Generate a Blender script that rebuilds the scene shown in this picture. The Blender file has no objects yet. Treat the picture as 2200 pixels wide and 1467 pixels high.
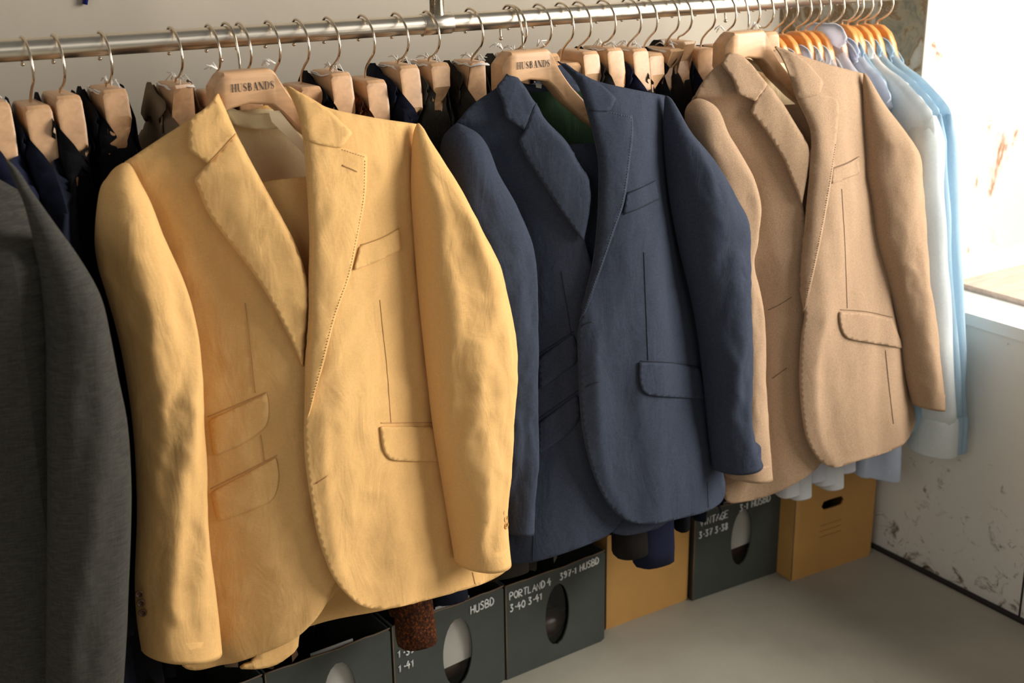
import bpy, math, random
from mathutils import Vector, Matrix, noise
from mathutils.geometry import delaunay_2d_cdt
random.seed(7)
import time as _t
_t0 = _t.time()
PI = math.pi
C = bpy.context.scene.collection
sc = bpy.context.scene

# ------------------------------------------------------------------ camera, world, lights, exposure
FPX = 2756.4144
CAM = Vector((0.0, -1.65, 1.313))
RW = ((0.8377283926, 0.1868134316, -0.5131392423),
      (-0.5459057542, 0.2622714847, -0.7957390124),
      (-0.0140729446, 0.9467388288, 0.3216947966))
cd = bpy.data.cameras.new('camera')
cam = bpy.data.objects.new('camera', cd); C.objects.link(cam)
cam.matrix_world = Matrix(((RW[0][0], RW[0][1], RW[0][2], CAM.x), (RW[1][0], RW[1][1], RW[1][2], CAM.y),
                           (RW[2][0], RW[2][1], RW[2][2], CAM.z), (0, 0, 0, 1)))
cd.sensor_width = 36.0; cd.lens = FPX * 36.0 / 2200.0; cd.clip_start = 0.05
cd.dof.use_dof = True; cd.dof.focus_distance = 1.85; cd.dof.aperture_fstop = 5.0
sc.camera = cam
sc.view_settings.view_transform = 'Standard'; sc.view_settings.look = 'None'
sc.view_settings.gamma = 1.0; sc.view_settings.use_curve_mapping = False
sc.view_settings.exposure = 0.0
w = bpy.data.worlds.new('world'); sc.world = w; w.use_nodes = True
bgn = w.node_tree.nodes['Background']
bgn.inputs[0].default_value = (1.0, 0.93, 0.82, 1); bgn.inputs[1].default_value = 0.16

def area(name, loc, target, sx, sy, power, col):
    l = bpy.data.lights.new(name, 'AREA'); l.shape = 'RECTANGLE'; l.size = sx; l.size_y = sy
    l.energy = power; l.color = col
    o = bpy.data.objects.new(name, l); C.objects.link(o); o.location = loc
    o.rotation_euler = (Vector(target) - Vector(loc)).to_track_quat('-Z', 'Y').to_euler()
    return o
area('window_daylight', (2.88, -1.45, 1.5), (0.9, -1.15, 1.0), 1.6, 1.5, 132, (1.0, 0.95, 0.86))
area('left_fill', (-2.4, -2.4, 2.2), (1.9, -0.4, 0.3), 1.6, 1.4, 20, (1.0, 0.96, 0.9))  # added fill, no known source: lifts the lower right wall and left-facing sides
area('front_fill', (1.5, -3.9, 2.3), (1.0, 0, 0.7), 2.2, 1.5, 9, (1.0, 0.94, 0.84))  # added frontal fill from behind the camera, no shopfront modelled

# ------------------------------------------------------------------ picture-to-world helpers
def ray(px, py):
    c = ((px - 1100) / FPX, -(py - 733.5) / FPX, -1.0)
    return Vector([sum(RW[i][j] * c[j] for j in range(3)) for i in range(3)])
def at_y(px, py, y):
    d = ray(px, py); return CAM + d * ((y - CAM.y) / d.y)
def at_x(px, py, x):
    d = ray(px, py); return CAM + d * ((x - CAM.x) / d.x)
def at_z(px, py, z=0.0):
    d = ray(px, py); return CAM + d * ((z - CAM.z) / d.z)

# ------------------------------------------------------------------ object helpers
def tag(o, label=None, cat=None, group=None, kind=None):
    if label: o['label'] = label
    if cat: o['category'] = cat
    if group: o['group'] = group
    if kind: o['kind'] = kind
    return o
def empty(name, loc, label, cat, group=None, rz=0.0):
    o = bpy.data.objects.new(name, None); C.objects.link(o); o.location = loc; o.rotation_euler = (0, 0, rz)
    o.empty_display_size = 0.05
    return tag(o, label, cat, group)
def abs_mat(p):
    m_ = Matrix.Identity(4)
    while p is not None:
        m_ = Matrix.LocRotScale(p.location, p.rotation_euler, None) @ m_; p = p.parent
    return m_
def abs_loc(p):
    v = Vector((0, 0, 0))
    while p is not None:
        v += p.location; p = p.parent
    return v
def mk(name, verts, faces, mat, parent=None, smooth=True, local=False, solid=0.0, off=-1.0):
    me = bpy.data.meshes.new(name)
    if parent is not None and not local:
        mi = abs_mat(parent).inverted(); verts = [mi @ Vector(v) for v in verts]
    me.from_pydata([tuple(v) for v in verts], [], faces)
    if smooth: me.polygons.foreach_set('use_smooth', [True] * len(me.polygons))
    me.materials.append(mat)
    me.update()
    o = bpy.data.objects.new(name, me); C.objects.link(o)
    if parent is not None: o.parent = parent
    if solid:
        m = o.modifiers.new('thickness', 'SOLIDIFY'); m.thickness = solid; m.offset = off
    return o
class MB:
    def __init__(s): s.v = []; s.f = []
    def add(s, vs, fs):
        n = len(s.v); s.v += [tuple(v) for v in vs]; s.f += [tuple(i + n for i in f) for f in fs]
    def box(s, a, b):
        x0, y0, z0 = a; x1, y1, z1 = b
        s.add([(x0,y0,z0),(x1,y0,z0),(x1,y1,z0),(x0,y1,z0),(x0,y0,z1),(x1,y0,z1),(x1,y1,z1),(x0,y1,z1)],
              [(0,3,2,1),(4,5,6,7),(0,1,5,4),(1,2,6,5),(2,3,7,6),(3,0,4,7)])
    def tube(s, pts, r, n=8, caps=True):
        pts = [Vector(p) for p in pts]
        rs = r if isinstance(r, (list, tuple)) else [r] * len(pts)
        up = None; vs = []; fs = []
        for i, p in enumerate(pts):
            t = (pts[min(i + 1, len(pts) - 1)] - pts[max(i - 1, 0)]).normalized()
            if up is None:
                up = t.orthogonal().normalized()
            else:
                up = (up - t * up.dot(t))
                up = up.normalized() if up.length > 1e-6 else t.orthogonal().normalized()
            b = t.cross(up)
            for j in range(n):
                a = 2 * PI * j / n
                vs.append(p + (up * math.cos(a) + b * math.sin(a)) * rs[i])
        for i in range(len(pts) - 1):
            for j in range(n):
                k = (j + 1) % n
                fs.append((i*n+j, i*n+k, (i+1)*n+k, (i+1)*n+j))
        if caps:
            fs.append(tuple(range(n - 1, -1, -1))); fs.append(tuple((len(pts)-1)*n + j for j in range(n)))
        s.add(vs, fs)
    def lathe(s, c, axis, prof, n=20):
        axis = Vector(axis).normalized(); u = axis.orthogonal().normalized(); w_ = axis.cross(u); c = Vector(c)
        vs = []; fs = []
        for (r, h) in prof:
            for j in range(n):
                a = 2*PI*j/n; vs.append(c + axis*h + (u*math.cos(a) + w_*math.sin(a))*r)
        for i in range(len(prof)-1):
            for j in range(n):
                k = (j+1) % n; fs.append((i*n+j, i*n+k, (i+1)*n+k, (i+1)*n+j))
        fs.append(tuple(range(n-1, -1, -1))); fs.append(tuple((len(prof)-1)*n+j for j in range(n)))
        s.add(vs, fs)
    def build(s, name, mat, parent=None, **k): return mk(name, s.v, s.f, mat, parent, **k)

def spl(P, n=6, closed=False):
    """Catmull-Rom through P; a third value of 1 marks a sharp corner."""
    m = len(P); out = []
    cor = [len(p) > 2 and p[2] == 1 for p in P]
    Q = [Vector((p[0], p[1])) for p in P]
    rng = m if closed else m - 1
    for i in range(rng):
        p1 = Q[i]; p2 = Q[(i+1) % m]
        p0 = Q[(i-1) % m] if (closed or i > 0) and not cor[i] else p1 * 2 - p2
        p3 = Q[(i+2) % m] if (closed or i + 2 < m) and not cor[(i+1) % m] else p2 * 2 - p1
        for k in range(n):
            t = k / n
            out.append(0.5 * ((2*p1) + (p2-p0)*t + (2*p0-5*p1+4*p2-p3)*t*t + (3*p1-p0-3*p2+p3)*t*t*t))
    if not closed: out.append(Q[-1])
    return out
def resample(P, step=None, n=None, closed=False):
    P = list(P) + ([P[0]] if closed else [])
    L = [0.0]
    for i in range(1, len(P)): L.append(L[-1] + (P[i] - P[i-1]).length)
    if n is None: n = max(2, int(round(L[-1] / step)) + (0 if closed else 1))
    out = []; j = 0
    for i in range(n):
        d = L[-1] * i / (n if closed else n - 1)
        while j < len(L) - 2 and L[j+1] < d: j += 1
        q = (d - L[j]) / max(1e-9, L[j+1] - L[j])
        out.append(P[j].lerp(P[j+1], min(1, max(0, q))))
    return out
def inside(x, y, poly):
    c = False; n = len(poly); j = n - 1
    for i in range(n):
        a = poly[i]; b = poly[j]
        if (a[1] > y) != (b[1] > y) and x < (b[0]-a[0]) * (y-a[1]) / (b[1]-a[1]) + a[0]: c = not c
        j = i
    return c
def pdist(x, y, line):
    best = 1e9
    for i in range(len(line) - 1):
        ax, ay = line[i][0], line[i][1]; bx, by = line[i+1][0], line[i+1][1]
        dx, dy = bx-ax, by-ay; L = dx*dx + dy*dy
        t = 0 if L < 1e-12 else max(0, min(1, ((x-ax)*dx + (y-ay)*dy) / L))
        d = (x-ax-t*dx)**2 + (y-ay-t*dy)**2
        if d < best: best = d
    return math.sqrt(best)
def fill2d(outline, step, hole=None):
    """dense triangulation of a polygon, vertices (u, v)"""
    B = resample(outline, step=step, closed=True)
    us = [p[0] for p in B]; vs = [p[1] for p in B]
    pts = [Vector((p[0], p[1])) for p in B]; faces_in = [list(range(len(B)))]
    edges = []
    Hb = None
    if hole:
        Hb = resample(hole, step=step, closed=True); n0 = len(pts)
        pts += [Vector((p[0], p[1])) for p in Hb]
        edges = [(n0 + i, n0 + (i+1) % len(Hb)) for i in range(len(Hb))]
    row = 0; v = min(vs) + step * .5
    bl = [tuple(p) for p in B] + [tuple(B[0])]
    hl = ([tuple(p) for p in Hb] + [tuple(Hb[0])]) if Hb else None
    while v < max(vs):
        # scanline crossings
        xs = []
        for i in range(len(bl) - 1):
            a, b = bl[i], bl[i+1]
            if (a[1] > v) != (b[1] > v): xs.append(a[0] + (v-a[1]) * (b[0]-a[0]) / (b[1]-a[1]))
        xs.sort()
        for q in range(0, len(xs) - 1, 2):
            u = xs[q] + step * (.6 if row % 2 else 1.0)
            while u < xs[q+1] - step * .5:
                ok = True
                if hl and (inside(u, v, Hb) or pdist(u, v, hl) < step*.4): ok = False
                if ok: pts.append(Vector((u, v)))
                u += step
        v += step * .87; row += 1
    r = delaunay_2d_cdt(pts, edges, faces_in, 1, 1e-6)
    V = [tuple(p) for p in r[0]]; F = [tuple(f) for f in r[2]]
    if Hb:
        F = [f for f in F if not inside(sum(V[i][0] for i in f)/3, sum(V[i][1] for i in f)/3, Hb)]
    out = []
    for f in F:
        a, b, c = (V[i] for i in f[:3])
        if (b[0]-a[0])*(c[1]-a[1]) - (b[1]-a[1])*(c[0]-a[0]) < 0: f = f[::-1]
        out.append(f)
    return V, out

# ------------------------------------------------------------------ materials
def new_mat(name):
    m = bpy.data.materials.new(name); m.use_nodes = True
    nt = m.node_tree; b = nt.nodes['Principled BSDF']
    return m, nt, b
def nd(nt, t, **k):
    n = nt.nodes.new(t)
    for a, v in k.items():
        if hasattr(n, a): setattr(n, a, v)
        else: n.inputs[a.replace('_', ' ')].default_value = v
    return n
def coord(nt, scale, rot=(0, 0, 0)):
    tc = nt.nodes.new('ShaderNodeTexCoord'); mp = nt.nodes.new('ShaderNodeMapping')
    mp.inputs['Scale'].default_value = scale; mp.inputs['Rotation'].default_value = rot
    nt.links.new(tc.outputs['Object'], mp.inputs['Vector']); return mp
def noise_tex(nt, scale, s=1.0, det=3.0, rough=.55, rot=(0, 0, 0), dist=0.0):
    mp = coord(nt, scale, rot); n = nt.nodes.new('ShaderNodeTexNoise')
    n.inputs['Scale'].default_value = s; n.inputs['Detail'].default_value = det
    n.inputs['Roughness'].default_value = rough; n.inputs['Distortion'].default_value = dist
    nt.links.new(mp.outputs[0], n.inputs['Vector']); return n
def ramp(nt, src, stops):
    r = nt.nodes.new('ShaderNodeValToRGB'); e = r.color_ramp.elements
    while len(e) > len(stops): e.remove(e[-1])
    while len(e) < len(stops): e.new(.5)
    for i, (p, c) in enumerate(stops):
        e[i].position = p; e[i].color = c if len(c) == 4 else (c[0], c[1], c[2], 1)
    nt.links.new(src, r.inputs[0]); return r
def mixc(nt, fac, a, b, mode='MIX'):
    m = nt.nodes.new('ShaderNodeMix'); m.data_type = 'RGBA'; m.blend_type = mode
    for inp, val in ((m.inputs[0], fac), (m.inputs[6], a), (m.inputs[7], b)):
        if isinstance(val, (int, float)): inp.default_value = val
        elif isinstance(val, (tuple, list)): inp.default_value = (val[0], val[1], val[2], 1)
        else: nt.links.new(val, inp)
    return m.outputs[2]
def bump(nt, b, src, strength, dist, prev=None):
    n = nt.nodes.new('ShaderNodeBump'); n.inputs['Strength'].default_value = strength
    n.inputs['Distance'].default_value = dist; nt.links.new(src, n.inputs['Height'])
    if prev: nt.links.new(prev.outputs[0], n.inputs['Normal'])
    nt.links.new(n.outputs[0], b.inputs['Normal']); return n
def sc3(c, k): return tuple(min(1, x * k) for x in c)
def cloth(name, col, kind='plain', sheen=.25, wr=.5, var=.12, thin=False):
    m, nt, b = new_mat(name)
    b.inputs['Roughness'].default_value = .92; b.inputs['Specular IOR Level'].default_value = .15
    b.inputs['Sheen Weight'].default_value = sheen; b.inputs['Sheen Roughness'].default_value = .6
    b.inputs['Sheen Tint'].default_value = (*sc3(col, 1.3), 1)
    h = noise_tex(nt, (1100, 1100, 160), 1, 2); v = noise_tex(nt, (160, 160, 1100), 1, 2)
    mx = mixc(nt, .5, h.outputs[0], v.outputs[0])
    if kind == 'linen':
        slub = ramp(nt, mx, [(.35, sc3(col, 1 - var)), (.65, sc3(col, 1 + var))])
        base = slub.outputs[0]
    elif kind == 'flannel':
        n2 = noise_tex(nt, (750, 750, 650), 1, 4, .7)
        base = ramp(nt, n2.outputs[0], [(.36, sc3(col, 1 - var*2)), (.64, sc3(col, 1 + var*1.6))]).outputs[0]
    elif kind == 'sharkskin':
        n2 = noise_tex(nt, (60, 60, 1000), 1, 3, .6); n3 = noise_tex(nt, (900, 900, 60), 1, 3, .6)
        mm = mixc(nt, .35, n2.outputs[0], n3.outputs[0])
        base = ramp(nt, mm, [(.40, sc3(col, .72)), (.60, sc3(col, 1.3))]).outputs[0]
    elif kind == 'tweed':
        n2 = noise_tex(nt, (260, 260, 200), 1, 3, .7)
        base = ramp(nt, n2.outputs[0], [(.36, (.008, .006, .005)), (.47, sc3(col, .6)), (.56, col), (.66, (.22, .055, .012))]).outputs[0]
    else:
        base = ramp(nt, mx, [(.3, sc3(col, .93)), (.7, sc3(col, 1.07))]).outputs[0]
    nt.links.new(base, b.inputs['Base Color'])
    bp = bump(nt, b, mx, .35 if kind != 'shirt' else .1, .0006)
    if kind == 'shirt' and thin:
        tr = nt.nodes.new('ShaderNodeBsdfTranslucent'); ms = nt.nodes.new('ShaderNodeMixShader'); ms.inputs[0].default_value = .5
        nt.links.new(base, tr.inputs[0]); nt.links.new(b.outputs[0], ms.inputs[1]); nt.links.new(tr.outputs[0], ms.inputs[2])
        nt.links.new(ms.outputs[0], nt.nodes['Material Output'].inputs['Surface'])
    if wr:
        wn = noise_tex(nt, (26, 26, 11), 1, 3, .55, dist=.6)
        bump(nt, b, wn.outputs[0], wr, .006, bp)
    return m
def plain(name, col, rough=.6, metal=0.0, spec=.5, emis=None):
    m, nt, b = new_mat(name)
    b.inputs['Base Color'].default_value = (*col, 1); b.inputs['Roughness'].default_value = rough
    b.inputs['Metallic'].default_value = metal; b.inputs['Specular IOR Level'].default_value = spec
    return m
def woodm(name, col, rough=.42):
    m, nt, b = new_mat(name)
    n = noise_tex(nt, (9, 60, 60), 1, 4, .6, dist=.8)
    r = ramp(nt, n.outputs[0], [(.3, sc3(col, .8)), (.5, col), (.7, sc3(col, 1.16))])
    nt.links.new(r.outputs[0], b.inputs['Base Color']); b.inputs['Roughness'].default_value = rough
    return m
M = {}
M['yellow'] = cloth('yellow_linen', (.70, .425, .17), 'linen', wr=.45, var=.07)
M['yellow_thread'] = plain('yellow_thread', (.50, .29, .115), .9)
M['yellow_lining'] = cloth('cream_lining', (.86, .72, .44), 'shirt', wr=.3, var=.02)
M['navy'] = cloth('navy_linen', (.033, .041, .064), 'linen', wr=.45, var=.2, sheen=.12)
M['navy_thread'] = plain('navy_thread', (.008, .010, .018), .9)
M['green_lining'] = cloth('green_lining', (.018, .040, .018), 'shirt', wr=.6)
M['tan'] = cloth('camel_flannel', (.36, .242, .156), 'flannel', wr=.2, var=.13, sheen=.45)
M['tan_thread'] = plain('tan_thread', (.13, .075, .04), .9)
M['tan_lining'] = cloth('pale_gold_lining', (.88, .73, .46), 'shirt', wr=.8)
M['grey'] = cloth('grey_sharkskin', (.045, .043, .038), 'sharkskin', wr=.25)
M['black'] = cloth('black_wool', (.0055, .0055, .008), 'flannel', wr=.2, sheen=.12)
M['midnight'] = cloth('midnight_wool', (.006, .008, .018), 'flannel', wr=.2, sheen=.12)
M['darknavy'] = cloth('dark_navy_wool', (.010, .012, .032), 'flannel', wr=.2, sheen=.15)
M['charcoal'] = cloth('charcoal_flannel', (.040, .036, .030), 'flannel', wr=.2, var=.25)
M['browngrey'] = cloth('brown_grey_wool', (.026, .021, .016), 'flannel', wr=.2, var=.2)
M['darkbrown'] = cloth('dark_brown_wool', (.014, .011, .010), 'flannel', wr=.2, sheen=.15)
M['taupe'] = cloth('taupe_cotton', (.16, .115, .075), 'plain', wr=.3)
M['rustbrown'] = cloth('red_brown_wool', (.085, .045, .028), 'plain', wr=.3)
M['tweed'] = cloth('rust_tweed', (.07, .022, .008), 'tweed', wr=.2)
M['white_shirt'] = cloth('white_poplin', (.82, .83, .86), 'shirt', wr=.3, thin=True)
M['lilac_shirt'] = cloth('pale_lilac_poplin', (.80, .82, .90), 'shirt', wr=.3, thin=True)
M['sky_shirt'] = cloth('sky_blue_oxford', (.52, .68, .80), 'shirt', wr=.3, thin=True)
M['mint_shirt'] = cloth('pale_mint_poplin', (.90, .94, .95), 'shirt', wr=.3, thin=True)
M['ice_shirt'] = cloth('ice_blue_poplin', (.72, .79, .92), 'shirt', wr=.3, thin=True)
M['beech'] = woodm('beech_wood', (.60, .355, .19))
M['orange_wood'] = woodm('orange_varnished_wood', (.66, .27, .07), .3)
M['pink_wood'] = woodm('pale_pink_wood', (.60, .34, .21), .35)
M['twine'] = plain('white_twine', (.75, .72, .68), .9)
M['ink'] = plain('black_ink', (.02, .018, .018), .7)
M['chalk'] = plain('white_marker', (.78, .80, .80), .8)
M['button_dark'] = plain('horn_button', (.05, .044, .038), .25)
M['button_tan'] = plain('amber_button', (.55, .27, .06), .35)
M['button_brown'] = plain('brown_button', (.12, .06, .03), .35)
M['tag'] = plain('cream_card', (.72, .60, .40), .8)
M['label_white'] = plain('white_label', (.7, .68, .6), .8)
M['blue'] = plain('blue_plastic', (.01, .02, .16), .4)

def metal(name, col, rough, aniso=False):
    m, nt, b = new_mat(name)
    b.inputs['Base Color'].default_value = (*col, 1); b.inputs['Metallic'].default_value = 1
    b.inputs['Roughness'].default_value = rough
    if aniso:
        n = noise_tex(nt, (6, 900, 900), 1, 2); r = nt.nodes.new('ShaderNodeMapRange')
        r.inputs[3].default_value = rough - .08; r.inputs[4].default_value = rough + .14
        nt.links.new(n.outputs[0], r.inputs[0]); nt.links.new(r.outputs[0], b.inputs['Roughness'])
    return m
M['steel'] = metal('brushed_steel', (.66, .61, .53), .27, True)
M['hook'] = metal('nickel_wire', (.68, .58, .46), .2)

# walls and floor
def wallmat(name, col, blot, scale=2.2, amt=.5, rough=.8):
    m, nt, b = new_mat(name)
    n = noise_tex(nt, (scale, scale, scale), 1, 6, .6); n2 = noise_tex(nt, (40, 40, 40), 1, 3)
    r = ramp(nt, n.outputs[0], [(.3, sc3(col, 1 - amt*.25)), (.7, sc3(col, 1 + amt*.12))])
    base = r.outputs[0]
    if blot:
        bn = noise_tex(nt, blot['scale'], 1, 9, .72, dist=.5)
        br = ramp(nt, bn.outputs[0], [(blot['t'], (0, 0, 0)), (blot['t'] + .05, (1, 1, 1))])
        base = mixc(nt, br.outputs[0], base, blot['col'])
    nt.links.new(base, b.inputs['Base Color']); b.inputs['Roughness'].default_value = rough
    bump(nt, b, n2.outputs[0], .12, .002)
    return m
M['wall'] = wallmat('grey_plaster', (.50, .44, .36), None)
M['floor'] = wallmat('olive_grey_painted_floor', (.40, .375, .31), dict(scale=(7, 7, 7), t=.66, col=(.30, .265, .21)), 3, .9, .5)
M['reveal'] = wallmat('white_limewash', (.62, .57, .50), dict(scale=(4.5, 3, 3), t=.56, col=(.28, .12, .05)))
m, nt, b = new_mat('grey_white_scuffed_paint')
n = noise_tex(nt, (2.2, 2.2, 2.2), 1, 5, .6); r = ramp(nt, n.outputs[0], [(.3, (.80, .77, .70)), (.7, (.86, .84, .79))])
sp = noise_tex(nt, (34, 20, 22), 1, 8, .75, dist=1.2); big = noise_tex(nt, (2.1, 2.1, 3.2), 1, 2)
tcz = nt.nodes.new('ShaderNodeTexCoord'); sx = nt.nodes.new('ShaderNodeSeparateXYZ'); nt.links.new(tcz.outputs['Object'], sx.inputs[0])
mr = nt.nodes.new('ShaderNodeMapRange'); mr.inputs[1].default_value = .0; mr.inputs[2].default_value = .42
mr.inputs[3].default_value = .10; mr.inputs[4].default_value = -.03; nt.links.new(sx.outputs[2], mr.inputs[0])
ad = nt.nodes.new('ShaderNodeMath'); ad.operation = 'ADD'; nt.links.new(sp.outputs[0], ad.inputs[0]); nt.links.new(mr.outputs[0], ad.inputs[1])
sr = ramp(nt, ad.outputs[0], [(.63, (0, 0, 0)), (.74, (1, 1, 1))])
nt.links.new(mixc(nt, sr.outputs[0], r.outputs[0], (.13, .09, .055)), b.inputs['Base Color']); b.inputs['Roughness'].default_value = .6
M['dado'] = m
m, nt, b = new_mat('peeling_painted_plaster')
n = noise_tex(nt, (13, 13, 10), 1, 7, .72, dist=.6)
r = ramp(nt, n.outputs[0], [(.36, (.20, .19, .14)), (.45, (.36, .30, .20)), (.50, (.22, .12, .045)), (.55, (.47, .40, .30)), (.63, (.56, .53, .46)), (.70, (.30, .17, .06))])
nt.links.new(r.outputs[0], b.inputs['Base Color']); b.inputs['Roughness'].default_value = .8
bump(nt, b, n.outputs[0], .5, .004)
M['peel'] = m
M['sill'] = plain('white_gloss_paint', (.85, .84, .80), .4)
M['sillboard'] = woodm('pinkish_board', (.72, .55, .45), .6)
M['gap'] = plain('dark_gap', (.02, .017, .014), .9)
m, nt, b = new_mat('window_glass'); b.inputs['Transmission Weight'].default_value = 1; b.inputs['Roughness'].default_value = 0; b.inputs['IOR'].default_value = 1.05
M['glass'] = m
def card(name, col, amt=.12):
    m, nt, b = new_mat(name)
    n = noise_tex(nt, (18, 18, 18), 1, 7, .7); r = ramp(nt, n.outputs[0], [(.3, sc3(col, 1-amt)), (.7, sc3(col, 1+amt))])
    f = noise_tex(nt, (55, 55, 55), 1, 5, .8); fr = ramp(nt, f.outputs[0], [(.74, (0, 0, 0)), (.80, (1, 1, 1))])
    nt.links.new(mixc(nt, fr.outputs[0], r.outputs[0], sc3(col, 2.2)), b.inputs['Base Color'])
    b.inputs['Roughness'].default_value = .65; return m
M['greycard'] = card('grey_green_card', (.050, .058, .052))
M['orangecard'] = card('ochre_card', (.56, .30, .085), .06)
M['brownedge'] = card('worn_brown_edge', (.20, .13, .08), .3)
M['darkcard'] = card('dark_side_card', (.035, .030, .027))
M['boxink'] = plain('faint_brown_print', (.33, .17, .05), .8)
M['paper'] = plain('white_tissue', (.72, .70, .66), .8)
M['shoe'] = plain('dark_brown_leather', (.045, .022, .014), .35)

# ------------------------------------------------------------------ the setting
XR, YW = 1.984, .37
def quadbox(name, a, b, mat, **k):
    q = MB(); q.box(a, b); o = q.build(name, mat, smooth=False); tag(o, kind='structure'); return o
quadbox('floor', (-3, -4.2, -.06), (3.1, YW, 0), M['floor'])
quadbox('wall_back', (-3, YW, -.06), (XR + .3, YW + .1, 2.9), M['wall'])
quadbox('wall_right', (XR, -4.2, 0.004), (XR + .12, YW, .547), M['dado'])
q = MB(); q.box((XR - .012, -4.2, 0.0), (XR + .0, YW, .006)); tag(q.build('wall_foot_gap', M['gap'], smooth=False), kind='structure')  # black strip painted as the dark gap at the wall foot, not a skirting
gp = at_x(2187, 1331, XR)
q = MB(); q.box((XR - .001, gp.y - .004, .006), (XR + .001, gp.y, .547)); tag(q.build('panel_gap', M['gap'], smooth=False), kind='structure')  # thin dark strip painted as the shaded gap between wall panels
# sill, its lip and the pilaster above it
q = MB(); q.box((XR - .004, -4.2, .547), (3.1, .12, .57)); tag(q.build('trim_2', M['sill'], smooth=False), kind='structure')
q = MB()
a0, a1 = (XR, YW), (2.105, .09)
q.add([(a0[0], a0[1], .57), (a1[0], a1[1], .57), (a1[0], a1[1], 2.9), (a0[0], a0[1], 2.9),
       (a1[0] + .3, YW, .57), (a1[0] + .3, YW, 2.9)],
      [(0, 1, 2, 3), (0, 4, 1), (3, 2, 5), (1, 4, 5, 2), (0, 3, 5, 4)])
tag(q.build('wall_right_upper', M['peel'], smooth=False), kind='structure')
quadbox('wall_niche', (2.108, .088, .57), (3.12, .16, 2.9), M['reveal'])
# the window at the end of the niche: frame bars and panes, outside the picture on the right
wx = 3.02
fr = MB()
for y in (-2.35, -1.15, .02): fr.box((wx, y, .57), (wx + .05, y + .06, 2.4))
for z in (.57, 2.34): fr.box((wx, -2.35, z), (wx + .05, .08, z + .06))
wf = fr.build('window_1', M['sill'], smooth=False); tag(wf, kind='structure')
pn = MB(); pn.box((wx + .02, -2.30, .62), (wx + .026, .03, 2.35)); pn.build('pane', M['glass'], wf, smooth=False)

# board lying on the sill
bb = [at_z(2060, 613, .575), at_z(2235, 568, .575), at_z(2420, 700, .575), at_z(2200, 656, .575)]
bb = [Vector((2.118, -.042, 0)), Vector((2.50, -.042, 0)), Vector((2.50, -.42, 0)), Vector((2.118, -.42, 0))]
q = MB(); q.box((2.104, -.45, .5702), (2.50, -.042, .581))
tag(q.build('sill_board', M['sillboard'], smooth=False), 'pale pinkish flat board lying on the white window sill', 'board')

# blue strip on the wall
p = at_y(183, 0, YW)
q = MB(); q.tube([(p.x + .006, YW - .006, p.z + .05), (p.x + .003, YW - .006, p.z + .015), (p.x - .003, YW - .006, p.z - .006)], .0042, 8)
tag(q.build('blue_strip', M['blue']), 'small dark blue plastic strip hanging on the bare wall at upper left', 'strip')

# ------------------------------------------------------------------ the rail
RZ, RR = 1.1535, .0137
rail = empty('clothes_rail', (.934, 0, RZ), 'long brushed steel clothes rail all the garments hang from', 'clothes rail')
q = MB(); q.tube([(-1.2, 0, RZ + .0), (.2, 0, RZ + .004), (.5, 0, RZ+.002), (.934, 0, RZ), (1.4, 0, RZ - .001), (XR + .02, 0, RZ - .001)], RR, 32); q.build('tube', M['steel'], rail)
q = MB(); q.tube([(.944, 0, RZ), (.944, 0, 2.6)], .0105, 24); q.build('post', M['steel'], rail)
q = MB(); q.lathe((.917, 0, RZ), (1, 0, 0), [(.0139, 0), (.0154, .001), (.0154, .048), (.0139, .050)], 28)
q.build('fitting', M['steel'], rail)

# ------------------------------------------------------------------ hangers
def lut(x, tab):
    if x <= tab[0][0]: return tab[0][1]
    for i in range(len(tab) - 1):
        if x <= tab[i+1][0]:
            a, b = tab[i], tab[i+1]; t = (x - a[0]) / (b[0] - a[0]); t = t*t*(3-2*t) if len(tab[0]) > 2 else t
            return a[1] + (b[1] - a[1]) * t
    return tab[-1][1]
BLK_T = [(0, 0), (.031, 0), (.036, -.004), (.047, -.026), (.056, -.042), (.068, -.058), (.10, -.080), (.15, -.104), (.205, -.135)]
BLK_B = [(0, -.041), (.03, -.046), (.045, -.060), (.06, -.082), (.10, -.108), (.15, -.130), (.205, -.155)]
RND_T = [(0, 0), (.015, -.002), (.030, -.011), (.042, -.028), (.052, -.056), (.075, -.082), (.10, -.096), (.15, -.122), (.205, -.150)]
RND_B = [(0, -.046), (.05, -.085), (.10, -.112), (.15, -.136), (.205, -.16)]
FRT_T = BLK_T[:3] + [(.048, -.026), (.058, -.041), (.070, -.056), (.10, -.086), (.15, -.125)]
FRT_B = BLK_B[:3] + [(.06, -.078), (.10, -.112), (.15, -.148)]
SID_T = BLK_T[:3] + [(.041, -.024), (.047, -.050), (.055, -.080), (.075, -.100), (.10, -.112), (.15, -.132)]
SID_B = BLK_B[:3] + [(.06, -.108), (.10, -.134), (.15, -.152)]
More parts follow.
